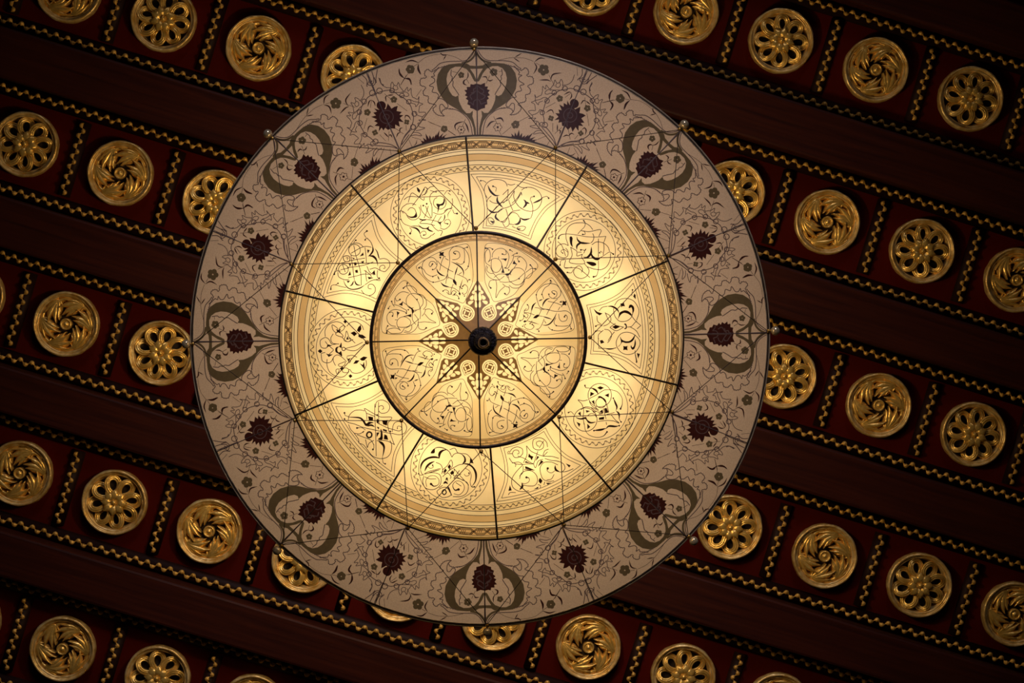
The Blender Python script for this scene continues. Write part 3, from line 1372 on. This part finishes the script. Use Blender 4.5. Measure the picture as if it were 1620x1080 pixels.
def strokes(text, x0, y0, sc_, mat='ink', gain=1.2, step=1.6, mirror=None):
    """the strokes as (material, outline in photo pixels); mirror: (tier, axis in degrees)"""
    items = []
    alias = {'taupe', 'lilac', 'maroon', 'ink'}

    def flip(p):
        if not mirror:
            return p
        t, ax = mirror
        dx, dy = p[0] - t.cx, p[1] - t.cy
        r, a = math.hypot(dx, dy), math.degrees(math.atan2(dx, -dy))
        return t.pol(r, 2 * ax - a)
    for ln in text.strip().splitlines():
        ln = ln.strip()
        if ln in alias:
            mat = ln
            continue
        head, body = ln.split(':')
        ty, num = head[0], float(head[1:] or 0)
        if ty == 'O':
            a, b, r = (float(q) for q in body.split(','))
            pts = [flip((x0 + (a + r * math.cos(q * PI / 18)) / sc_, y0 + (b + r * math.sin(q * PI / 18)) / sc_)) for q in range(36)]
            ribbon(items, mat, pts, num / sc_ * gain, True)
            continue
        pts = [flip((x0 + float(q.split(',')[0]) / sc_, y0 + float(q.split(',')[1]) / sc_)) for q in body.split()]
        w = num / sc_
        if ty == 'L':
            ribbon(items, mat, catmull(pts, False, step), w * gain)
        elif ty == 'C':
            ribbon(items, mat, catmull(pts, True, step), w * gain, True)
        elif ty == 'T':
            q = catmull(pts, False, step * .8)
            n = len(q) - 1
            if n < 2:
                q = [pts[0], ((pts[0][0] + pts[-1][0]) / 2, (pts[0][1] + pts[-1][1]) / 2), pts[-1]]
                n = 2
            ribbon(items, mat, q, [max(0.35, w * abs(math.sin(PI * i / n)) ** 0.8) for i in range(n + 1)])
        elif ty == 'K':
            q = catmull(pts, False, step * .8)
            n = len(q) - 1
            ribbon(items, mat, q, [0.9 + max(0, (i / n - 0.75) / 0.25) ** 1.5 * (w * 1.3 - 0.9) for i in range(n + 1)])
            disc(items, mat, q[-1][0], q[-1][1], w * 0.95)
        elif ty == 'F':
            items.append((mat, pts))
        elif ty == 'S':
            items.append((mat, catmull(pts, True, step)))
        elif ty == 'D':
            disc(items, mat, pts[0][0], pts[0][1], w, 16)
        elif ty in 'AV':
            q = catmull(pts, False, 0.5)
            amp = w
            lam = amp * (1.9 if ty == 'A' else 1.05)
            acc, out = 0.0, []
            for i in range(len(q) - 1):
                dx, dy = q[i + 1][0] - q[i][0], q[i + 1][1] - q[i][1]
                l = math.hypot(dx, dy)
                if l < 1e-6:
                    continue
                ph = (acc / lam) % 1.0
                if ty == 'A':
                    off = amp * 0.55 * abs(math.sin(PI * ph))
                    sh = 0
                else:
                    off = amp * (1 - abs(2 * ph - 1)) ** 1.3 * (0.7 + 0.5 * math.sin(acc * .9))
                    sh = amp * 0.35 * (1 - abs(2 * ph - 1))
                s = -1 if mirror else 1
                sgn = 1
                out.append((q[i][0] + s * sgn * dy / l * off + dx / l * sh, q[i][1] - s * sgn * dx / l * off + dy / l * sh))
                acc += l
            ribbon(items, mat, out[::2], 6 / 6.75 * gain)
        elif ty == 'Y':
            x, y = pts[0]
            n = 5 if num > 33 or sc_ < 5 else 4
            for k in range(n):
                a = 2 * PI * k / n + x
                disc(items, mat, x + w * .56 * math.cos(a), y + w * .56 * math.sin(a), w * .48, 12)
            disc(items, mat, x, y, w * .4, 10)
            disc(items, 'silk_outer', x, y, w * .14, 8)
        elif ty == 'Z':
            x, y = pts[0]
            q = [(x + w * (1 + .16 * math.cos(6 * a)) * math.cos(a) * .95, y + w * (1 + .16 * math.cos(6 * a)) * math.sin(a) * .95) for a in [2 * PI * k / 48 for k in range(48)]]
            ribbon(items, mat, q, 0.8, True)
            disc(items, mat, x, y, w * .3, 12)
            for k in range(6):
                a = 2 * PI * (k + .5) / 6
                ribbon(items, mat, [(x + w * .7 * math.cos(a), y + w * .7 * math.sin(a)), (x + w * .95 * math.cos(a), y + w * .95 * math.sin(a))], .6)
    return items


def panel_mesh(name, tier, items, a0, a1, r0, r1, base, turn=0.0, grid=10):
    """one silk panel between two ribs: the print is cut into the cloth itself. items in photo pixels, angles as in the photograph; the mesh is turned back by turn degrees"""
    SC = 1000.0
    V, F, mats = [], [], []

    def add(poly, mat):
        q = []
        for p in poly:
            if not q or math.hypot(p[0] - q[-1][0], p[1] - q[-1][1]) > 1e-3:
                q.append(p)
        if len(q) > 2 and math.hypot(q[0][0] - q[-1][0], q[0][1] - q[-1][1]) < 1e-3:
            q.pop()
        if len(q) < 3:
            return
        ar = sum(q[i - 1][0] * q[i][1] - q[i][0] * q[i - 1][1] for i in range(len(q)))
        if abs(ar) < 1e-4:
            return
        if ar < 0:
            q.reverse()
        o = len(V)
        V.extend(q)
        F.append(list(range(o, o + len(q))))
        mats.append(mat)

    def loc(p):
        x, y = tier.hit(p[0], p[1])
        return (x * SC, y * SC)
    m = 14
    dom = [tier.pol(r0, a0 + (a1 - a0) * i / m) for i in range(m + 1)] + [tier.pol(r1, a1 + (a0 - a1) * i / (m * 2)) for i in range(m * 2 + 1)]
    nr = 10
    dom = dom[:m + 1] + [tier.pol(r0 + (r1 - r0) * i / nr, a1) for i in range(1, nr)] + dom[m + 1:] + [tier.pol(r1 + (r0 - r1) * i / nr, a0) for i in range(1, nr)]
    add([loc(p) for p in dom], base)
    am, hw = (a0 + a1) / 2, (a1 - a0) / 2
    for mat, poly in items:
        keep = False
        for (x, y) in poly:
            dx, dy = x - tier.cx, y - tier.cy
            r = math.hypot(dx, dy)
            if r0 - 1 < r < r1 + 1:
                a = (math.degrees(math.atan2(dx, -dy)) - am + 180) % 360 - 180
                if abs(a) < hw + 2.5 or r < 30:
                    keep = True
                    break
        if keep:
            add([loc(p) for p in poly], mat)
    nd = len(V)
    for i in range(1, grid):
        for j in range(1, grid):
            r = r0 + (r1 - r0) * i / grid
            a = a0 + (a1 - a0) * (j + 0.3 * ((i * 7 + j * 3) % 5 - 2) / 5) / grid
            V.append(loc(tier.pol(r, a)))
    E = [(f[i - 1], f[i]) for f in F for i in range(len(f))]
    ov, oe, of, _a, _b, _c = delaunay_2d_cdt([Vector(p) for p in V], E, [], 0, 1e-4, False)
    # which print covers each triangle: the last outline drawn that holds its centre
    B = 6.0
    cells = {}
    polys = [[V[i] for i in f] for f in F]
    for k, q in enumerate(polys):
        xs, ys = [p[0] for p in q], [p[1] for p in q]
        for i in range(int(min(xs) // B), int(max(xs) // B) + 1):
            for j in range(int(min(ys) // B), int(max(ys) // B) + 1):
                cells.setdefault((i, j), []).append(k)

    def inside(q, x, y):
        w = False
        x1, y1 = q[-1]
        for x2, y2 in q:
            if (y1 > y) != (y2 > y) and x < (x2 - x1) * (y - y1) / (y2 - y1) + x1:
                w = not w
            x1, y1 = x2, y2
        return w
    names = [base] + sorted({x for x in mats if x != base})
    slot = {n: i for i, n in enumerate(names)}
    fs, mi = [], []
    for f in of:
        x, y = sum(ov[i][0] for i in f) / len(f), sum(ov[i][1] for i in f) / len(f)
        if not inside(polys[0], x, y):
            continue
        m = base
        for k in reversed(cells.get((int(x // B), int(y // B)), ())):
            if inside(polys[k], x, y):
                m = mats[k]
                break
        fs.append(tuple(f)[::-1])
        mi.append(slot[m])
    ca, sa = math.cos(-math.radians(turn)), math.sin(-math.radians(turn))
    vs = []
    for p in ov:
        x, y = p[0] / SC, p[1] / SC
        vs.append((x * ca - y * sa, x * sa + y * ca, tier.surf(x, y)))
    used = sorted({i for f in fs for i in f})
    re = {i: k for k, i in enumerate(used)}
    me = bpy.data.meshes.new(name)
    me.from_pydata([vs[i] for i in used], [], [tuple(re[i] for i in f) for f in fs])
    for n in names:
        me.materials.append(MT[n])
    me.polygons.foreach_set('material_index', mi)
    me.polygons.foreach_set('use_smooth', [tier.facets == 0] * len(fs))
    me.update()
    return me


def arc(items, mat, tier, r, w, a0, a1, skip=None):
    n = max(6, int(abs(a1 - a0) / 1.0))
    run = []
    for i in range(n + 1):
        p = tier.pol(r, a0 + (a1 - a0) * i / n)
        if skip and math.hypot(p[0] - skip[0], p[1] - skip[1]) < skip[2]:
            if len(run) > 1:
                ribbon(items, mat, run, w)
            run = []
        else:
            run.append(p)
    if len(run) > 1:
        ribbon(items, mat, run, w)


def band(items, mat, tier, ra, rb, a0, a1):
    n = max(6, int(abs(a1 - a0) / 1.5))
    items.append((mat, [tier.pol(ra, a0 + (a1 - a0) * i / n) for i in range(n + 1)] + [tier.pol(rb, a1 + (a0 - a1) * i / n) for i in range(n + 1)]))


def vine(items, mat, path, lam=9.5, amp=2.4, seed=0):
    """a wavy tendril with short side strokes along a function path(s) -> point, normal; path has .length"""
    rnd = random.Random(seed)
    L = path(None)
    n = max(2, int(L / lam))
    lam = L / n
    run = []
    for i in range(n * 12 + 1):
        s = lam * i / 12
        (x, y), (nx, ny) = path(s)
        o = amp * math.sin(2 * PI * i / 12)
        run.append((x + nx * o, y + ny * o))
    ribbon(items, mat, run, 0.62)
    for i in range(n * 2):
        s0 = lam * (i / 2 + .05 + .1 * rnd.random())
        sg = 1 if i % 2 else -1
        q = []
        for k in range(5):
            (x, y), (nx, ny) = path(min(L, s0 + lam * .42 * k / 4))
            o = sg * amp * (.2 - 1.15 * math.sin(PI * .8 * k / 4))
            q.append((x + nx * o, y + ny * o))
        ribbon(items, mat, q, [.4, .9, 1.2, .8, .4])


def arc_path(tier, r, a0, a1):
    L = math.radians(abs(a1 - a0)) * r

    def f(s):
        if s is None:
            return L
        a = math.radians(a0 + (a1 - a0) * s / L)
        return (tier.cx + r * math.sin(a), tier.cy - r * math.cos(a)), (math.sin(a), -math.cos(a))
    return f


def ring_path(cx, cy, r, b0, b1):
    L = abs(b1 - b0) * r

    def f(s):
        if s is None:
            return L
        a = b0 + (b1 - b0) * s / L
        return (cx + r * math.cos(a), cy + r * math.sin(a)), (math.cos(a), math.sin(a))
    return f


TO = Tier(760.5, 533.5, 456.5, 5.40, 0.30, 0.40)
TM = Tier(762.0, 534.5, 319.0, 5.15, 0.20, 0.60)
TI = Tier(757.0, 537.5, 170.5, 4.95, 0.085, 0.15, 8, math.radians(-1.0))
lamp = thing('hanging_lamp', 'great three-tiered lamp of printed ivory silk hanging below the coffered ceiling', 'lamp', (TO.c.x, TO.c.y, ZP))


def shade(tier, label, hoops):
    """the hoop is the shade's own mesh; silk panels and ribs hang in it"""
    mb = MB()
    for rad, r, dz, mi in hoops:
        R = tier.R * rad / tier.rpx
        n0 = len(mb.f)
        mb.tube([(R * math.cos(2 * PI * i / 160), R * math.sin(2 * PI * i / 160), dz) for i in range(160)], r, 10, True)
        mb.m[n0:] = [mi] * (len(mb.f) - n0)
    o = obj('shade', mb.mesh('shade_hoop', [MT['hoop'], MT['hoop_light'], MT['silk']]), lamp, tier.c - lamp.location)
    o['label'] = label
    return o


def ribs(tier, par, angs, r0, r1, w, off=0.002, name='rib', mat='hoop'):
    for a in angs:
        mb = MB()
        pts = []
        for i in range(15):
            x, y = tier.hit(*tier.pol(r0 + (r1 - r0) * i / 14, a))
            pts.append((x, y, tier.surf(x, y) - off))
        mb.tube(pts, w, 6)
        obj(name, mb.mesh(name, MT[mat]), par)


# ---- the small lowest shade
sh = shade(TI, 'smallest, lowest silk shade with a brown pierced star', [(169.8, 0.0034, 0.0, 0)])


def star_items():
    it = []
    pts = []
    for k in range(8):
        pts.append(TI.pol(95.7, 45 * k - 1))
        pts.append(TI.pol(61.0, 45 * k + 21.5))
    it.append(('star', pts))

    def polar_pts(base, lst):                   # (across, radius) pairs about the axis at base degrees
        return [TI.pol(math.hypot(r, d), base + math.degrees(math.atan2(d, r))) for d, r in lst]

    def tear(base, d, r, ln, wd, rot):
        q = []
        for k in range(14):
            a = 2 * PI * k / 14
            x = ln / 2 * math.cos(a)
            y = wd / 2 * math.sin(a) * (1 - .55 * math.cos(a))
            c, s = math.cos(math.radians(rot)), math.sin(math.radians(rot))
            q.append((d + x * s + y * c, r + x * c - y * s))
        it.append(('silk', polar_pts(base, q)))
    for k in range(8):
        b = 45 * k - 1
        for s in (-1, 1):
            tear(b, s * 3.0, 82.5, 10, 4.2, s * -6)
            tear(b, s * 6.4, 76.0, 7, 4.6, s * -20)
            tear(b, s * 3.1, 69.0, 14, 5.6, 0)
            tear(b, s * 9.0, 67.3, 8.5, 5.4, s * -25)
            tear(b, s * 11.2, 59.5, 9.5, 5.2, s * -65)
            tear(b, s * 3.1, 57.0, 12, 3.6, s * 4)
        b2 = 45 * k + 21.5
        # the loop that hangs from each neck
        R0, rc = 45.6, 12.2
        q = [(rc * math.sin(a) * 1.0, R0 + rc * -math.cos(a)) for a in [math.radians(x) for x in range(-125, 126, 10)]]
        q += [(4.6, 60.5), (7.5, 67), (-7.5, 67), (-4.6, 60.5)]
        it.append(('silk', polar_pts(b2, q)))
        rr = 9.4
        ln = polar_pts(b2, [(rr * math.sin(a), R0 - rr * math.cos(a)) for a in [math.radians(x) for x in range(-130, 131, 10)]] + [(0, R0 + 13.2)])
        ribbon(it, 'ink_soft', ln, 0.75, True)
        it.append(('star', polar_pts(b2, [(0, R0 + 4.8), (1.9, R0 + 1.9), (4.8, R0), (1.9, R0 - 1.9), (0, R0 - 4.8), (-1.9, R0 - 1.9), (-4.8, R0), (-1.9, R0 + 1.9)])))
        for m in range(4):
            aa = [math.radians(45 + 90 * m + x) for x in (-36, -18, 0, 18, 36)]
            q = [(7.3 * math.sin(a), R0 - 7.3 * math.cos(a)) for a in aa] + [(5.2 * math.sin(a), R0 - 5.2 * math.cos(a)) for a in aa[::-1]]
            it.append(('star', polar_pts(b2, q)))
        it.append(('star', polar_pts(b2, [(0, R0 + 11), (-2.2, R0 + 7.6), (2.2, R0 + 7.6)])))
    return it


STAR = star_items()
for nm, text, cx, cy, a0 in (('a', INNER_A, 600, 370, -46.0), ('b', INNER_B, 740, 370, -1.0)):
    a1 = a0 + 45
    it = []
    band(it, 'silk_mid', TI, 92, 158, a0 - .5, a0 + 6)
    band(it, 'silk_mid', TI, 92, 158, a1 - 6, a1 + .5)
    band(it, 'silk_tan', TI, 157, 171, a0 - .5, a1 + .5)
    it += STAR
    for r in (157.2, 159.4, 164.2):
        arc(it, 'ink', TI, r, 0.8, a0 - .5, a1 + .5)
    for i in range(18):                          # rows of three little ticks
        a = a0 + 2 + i * 2.45
        r = 165.3 if i % 2 else 160.6
        for q in range(3):
            ribbon(it, 'ink', [TI.pol(r, a + q * .55), TI.pol(r + 3.0, a + q * .55 - .45)], .55)
    it += strokes(text, cx, cy, 6.75)
    me = panel_mesh('silk_panel', TI, it, a0, a1, 9, 170.5, 'silk', turn=0.0, grid=12)
    for k in range(4):
        obj('silk_panel', me, sh, (0, 0, 0), k * PI / 2)
ribs(TI, sh, [45 * k - 1 for k in range(8)], 12, 169, 0.0013)

# ---- the middle shade
sh = shade(TM, 'middle silk shade with ten panels of medallions and framed arabesques', [(319.2, 0.0030, 0.0, 0), (316.0, 0.0042, -0.001, 2)])
for pi_, ((cx, cy), text) in enumerate(MID):
    am = 13.5 + 36 * pi_
    a0, a1 = am - 18, am + 18
    e0, e1 = a0 - .4, a1 + .4
    it = []
    band(it, 'silk_tan', TM, 281.5, 291.5, e0, e1)
    band(it, 'silk_tan', TM, 300.3, 312.3, e0, e1)
    band(it, 'silk_mid', TM, 264, 274, e0, e1)
    circ = pi_ % 2 == 1
    skip = TM.pol(212.5, am) + (62.8,) if circ else None
    for r in (312.3, 300.3, 297.0, 291.4, 280.8, 274.0):
        arc(it, 'ink', TM, r, 0.95, e0, e1)
    arc(it, 'ink', TM, 264.2, 0.85, e0, e1, skip)
    # interlaced strapwork
    for u in range(4):
        for ph in (0, 1):
            for off in (-1.15, 1.15):
                q = []
                for t, y in ((0, .16), (.22, .16), (.42, .84), (.66, .84), (.86, .16), (1.0, .16)):
                    yy = y if ph == 0 else 1 - y
                    q.append(TM.pol(300.9 + 10.8 * yy + off * .85, a0 + 9 * (u + t)))
                ribbon(it, 'ink_soft', catmull(q, False, 40), 1.1)
        for t in (.03, .09, .15, .47, .53, .59):
            lo, hi = ((305, 311.4) if t < .2 else (301, 307.5))
            ribbon(it, 'ink_soft', [TM.pol(lo, a0 + 9 * (u + t)), TM.pol(hi, a0 + 9 * (u + t + .05))], 1.0)
        for t in (.27, .33, .76, .82):
            ribbon(it, 'ink_soft', [TM.pol(301 if t < .5 else 306, a0 + 9 * (u + t)), TM.pol(305 if t < .5 else 311.5, a0 + 9 * (u + t - .07 * (1 if t < .5 else -1)))], 1.0)
    if circ:
        c = TM.pol(212.5, am)
        d = math.degrees(math.acos((269 ** 2 + 212.5 ** 2 - 62.8 ** 2) / (2 * 269 * 212.5)))
        vine(it, 'ink_soft', arc_path(TM, 269, e0, am - d), seed=pi_)
        vine(it, 'ink_soft', arc_path(TM, 269, am + d, e1), seed=pi_ + 50)
        for r in (62.8, 50.0):
            ribbon(it, 'ink', [(c[0] + r * math.cos(2 * PI * k / 80), c[1] + r * math.sin(2 * PI * k / 80)) for k in range(80)], 0.85, True)
        vine(it, 'ink_soft', ring_path(c[0], c[1], 56.4, 0, 2 * PI), lam=10.5, amp=2.8, seed=pi_ + 9)
    else:
        vine(it, 'ink_soft', arc_path(TM, 269, e0, e1), seed=pi_)
        for ins in (0.0, 1.0):
            side = [(259.5 - 4.5 * ins, 17.3 - 1.9 * ins), (247 - 2 * ins, 15.6 - 1.45 * ins), (228, 13.4 - 1.25 * ins), (206, 12.3 - 1.25 * ins), (188, 12.3 - 1.3 * ins), (174 + 3.5 * ins, 12.9 - 1.7 * ins)]
            rp = catmull(side, False, 4)
            for s in (-1, 1):
                ribbon(it, 'ink', [TM.pol(r, am + s * d) for r, d in rp], 0.85)
            arc(it, 'ink', TM, side[0][0], 0.85, am - side[0][1], am + side[0][1])
            arc(it, 'ink', TM, side[-1][0], 0.85, am - side[-1][1], am + side[-1][1])
    it += strokes(text, cx, cy, 6.75, gain=1.4)
    obj('silk_panel', panel_mesh('silk_panel', TM, it, a0, a1, 140, 318.5, 'silk', grid=12), sh)
ribs(TM, sh, [36 * k - 4.5 for k in range(10)], 140, 318, 0.0019)

# ---- the great upper shade
sh = shade(TO, 'largest, uppermost silk shade with hearts, carnations and thistle roundels', [(456.6, 0.0017, 0.0, 0), (458.8, 0.0017, 0.001, 1), (454.6, 0.0012, -0.0015, 1)])
ax = -0.9
rnd_ = strokes(ROUNDEL, 560, 100, 6.75, gain=1.45) + strokes(ROUNDEL_LACE, 560, 100, 6.75, gain=1.45) + strokes(ROUNDEL_LACE, 560, 100, 6.75, gain=1.45, mirror=(TO, ax - 22.5))
hrt = strokes(HEART, 680, 70, 6.75, gain=1.45) + strokes(HEART, 680, 70, 6.75, gain=1.45, mirror=(TO, ax))
hrt += strokes(HEART_LACE, 560, 100, 6.75, gain=1.45) + strokes(HEART_LACE, 560, 100, 6.75, gain=1.45, mirror=(TO, ax))
hrt += strokes(HEART_WIDE, 560, 50, 4.05, gain=1.2) + strokes(HEART_ONCE, 680, 70, 6.75, gain=1.45)


for da in (-12.8, 12.8):                        # the dark tufts that stand along the middle shade's edge
    for q in range(9):
        f = (q - 4) / 4
        b0 = ax + da + 2.6 * f
        h = (14.0 if q in (2, 6) else 8.5 if q % 2 else 5.5) * (1 - .25 * abs(f))
        lean = 1.3 * f + .5
        hrt.append(('maroon', [TO.pol(308, b0 - .75), TO.pol(321 + h * .45, b0 - .3 + lean * .3), TO.pol(322 + h, b0 + lean), TO.pol(321 + h * .4, b0 + .36 + lean * .3), TO.pol(308, b0 + .75)]))


def turned(items, deg):
    c, s = math.cos(math.radians(deg)), math.sin(math.radians(deg))
    return [(m, [(TO.cx + (x - TO.cx) * c - (y - TO.cy) * s, TO.cy + (x - TO.cx) * s + (y - TO.cy) * c) for x, y in q]) for m, q in items]


for a0 in (ax - 22.5, ax):
    it = (rnd_ if a0 < ax else turned(rnd_, 45)) + hrt
    me = panel_mesh('silk_panel', TO, it, a0, a0 + 22.5, 285, 456, 'silk_outer', grid=12)
    for k in range(8):
        obj('silk_panel', me, sh, (0, 0, 0), k * PI / 4)
ribs(TO, sh, [22.5 * k + ax for k in range(16)], 285, 455, 0.0009, 0.001, mat='rib_grey')

# ---- beads, hooks and the web of cords
def on_lamp(p):
    return Vector(p) - lamp.location


cord_off = -1.3
beads, hooks_m, hooks_i = [], [], []
mbead = MB()
mbead.ball((0, 0, 0), 0.0095, 20, 12)
me_bead = mbead.mesh('bead', MT['glass'])
mh = MB()
mh.tube([(-0.012, 0, 0.001), (0.004, 0, 0.001)], 0.0028, 8)
mh.tube([(-0.014, 0, -0.004), (-0.014, 0, 0.006)], 0.004, 8)
me_bh = mh.mesh('bead_stem', MT['brass'])
mk = MB()
mk.ball((0, 0, 0), 0.0042, 10, 7)
mk.tube([(0, 0, 0.012), (0, 0, -0.006)], 0.0022, 6)
me_hk = mk.mesh('hook', MT['brass'])
for k in range(8):
    a = 45 * k + cord_off
    p = at(*TO.pol(466, a), TO.z)
    o = obj('bead', me_bead, lamp, on_lamp(p))
    q = obj('bead_stem', me_bh, o, (0, 0, 0), math.radians(a - 90))
    beads.append(at(*TO.pol(454, a), TO.z - 0.006))
    p = at(*TM.pol(323, a + 22.5), TM.z)
    hooks_m.append(p)
    obj('hook', me_hk, lamp, on_lamp(p))
    p = at(*TI.pol(176.5, a), TI.z)
    hooks_i.append(p)
    obj('hook', me_hk, lamp, on_lamp(p))


def cord(p, q, r=0.00075):
    mb = MB()
    mb.tube([on_lamp(p), on_lamp((p + q) / 2 + Vector((0, 0, -0.0015))), on_lamp(q)], r, 6)
    obj('cord', mb.mesh('cord', MT['cord']), lamp)


for k in range(8):
    for m in (k, k - 1):
        cord(beads[k], hooks_m[m])
    for i in (k, (k + 1) % 8):
        cord(hooks_m[k], hooks_i[i])

# ---- the knob below, what carries the lamp from the ceiling, and an added light baffle
kx, ky = 763.5, 539.5
zk = TI.z - TI.h - 0.004
kp = at(kx, ky, zk)
mb = MB()
u = (zk - CAM.z) / FPX
mb.lathe([(22 * u, 0.012), (23 * u, 0.004), (22.6 * u, -0.002), (20.5 * u, -0.007), (18.5 * u, -0.006), (17.0 * u, -0.010), (15.5 * u, -0.009), (13 * u, -0.016), (11.5 * u, -0.020), (10.5 * u, -0.019), (8.8 * u, -0.027), (0.0005, -0.026)], 96,
         wob=lambda j, a: 1 + (0.012 * math.sin(24 * a + j * 1.7) + 0.008 * math.sin(41 * a + j)) * (1 if j < 9 else .3))
fin = obj('finial', recalc(mb.mesh('finial', MT['bronze'])), lamp, on_lamp(kp))
mb = MB()
mb.lathe([(8.8 * u, -0.024), (8.9 * u, -0.032), (8.0 * u, -0.038), (6.2 * u, -0.040), (5.0 * u, -0.038), (4.2 * u, -0.028), (0.0004, -0.027)], 40, c=(1.2 * u, 2.0 * u, 0), wob=lambda j, a: 1 + 0.05 * math.sin(3 * a + 1))
tip = recalc(mb.mesh('finial_tip', [MT['bronze_edge'], MT['bronze']]))
for i, p in enumerate(tip.polygons):
    p.material_index = 1 if i >= 160 else 0
obj('finial_tip', tip, fin)
mb = MB()
mb.tube([(0, 0, -0.03), (0, 0, -(ZP - TO.z) + 0.17)], 0.011, 16)
mb.lathe([(0.0, -(ZP - TO.z) + 0.19), (0.03, -(ZP - TO.z) + 0.18), (0.04, -(ZP - TO.z) + 0.165), (0.03, -(ZP - TO.z) + 0.15), (0.0005, -(ZP - TO.z) + 0.145)], 32)
obj('stem', mb.mesh('stem', MT['brass']), lamp)
mb = MB()
zg = -(ZP - TO.z) + 0.05
mb.lathe([(0.0005, zg + 0.006), (0.10, zg + 0.006), (0.104, zg), (0.10, zg - 0.004), (0.0005, zg - 0.004)], 48)
obj('light_baffle', mb.mesh('light_baffle', MT['brass']), lamp)  # unseen disc, added to keep the upper bulb's light off the middle shade
mb = MB()
mb.lathe([(0.0005, 0.0), (0.085, 0.0), (0.085, -0.012), (0.06, -0.03), (0.02, -0.04), (0.0005, -0.042)], 40)
obj('ceiling_rose', mb.mesh('ceiling_rose', MT['brass']), lamp)
top = on_lamp(TO.c) + Vector((0, 0, 0.17))
for k in range(8):
    e = on_lamp(beads[k])
    mb = MB()
    mb.tube([top, e + Vector((0, 0, 0.006))], 0.0012, 6)
    obj('cord', mb.mesh('cord', MT['cord']), lamp)

# ------------------------------------------------------------------ light
def point(name, loc, power, col, rad):
    l = bpy.data.lights.new(name, 'POINT')
    l.energy = power
    l.color = col
    l.shadow_soft_size = rad
    o = bpy.data.objects.new(name, l)
    C.objects.link(o)
    o.location = loc
    return o


warm = (1.0, 0.75, 0.42)
for k in range(8):
    a = 2 * PI * (k + 0.5) / 8
    point('lamp_bulb', (TM.c.x + 0.215 * math.cos(a), TM.c.y + 0.215 * math.sin(a), TM.z - 0.04), 0.45, (1.0, 0.69, 0.33), 0.03)
point('lamp_bulb', (TI.c.x, TI.c.y, TI.z + 0.06), 1.05, (1.0, 0.70, 0.34), 0.03)
point('lamp_bulb', (TO.c.x, TO.c.y, TO.z + 0.14), 27.0, warm, 0.06)
w = bpy.data.worlds.new('room')
sc.world = w
w.use_nodes = True
bg = w.node_tree.nodes['Background']
bg.inputs[0].default_value = (1.0, 0.85, 0.75, 1)
bg.inputs[1].default_value = 0.004
l = bpy.data.lights.new('window_daylight', 'AREA')
l.energy = 5
l.spread = math.radians(26)
l.size, l.size_y, l.shape = 1.6, 2.2, 'RECTANGLE'
l.color = (0.86, 0.82, 1.0)
o = bpy.data.objects.new('window_daylight', l)
C.objects.link(o)
o.location = (0.6, -4.2, 2.6)
o.rotation_euler = (TO.c - o.location).to_track_quat('-Z', 'Y').to_euler()
sc.view_settings.view_transform = 'Standard'
sc.view_settings.look = 'None'
sc.view_settings.gamma = 1.0
sc.view_settings.use_curve_mapping = False
sc.view_settings.exposure = 0.0
sc.cycles.use_denoising = True
sc.cycles.max_bounces = 8
sc.cycles.sample_clamp_indirect = 4.0
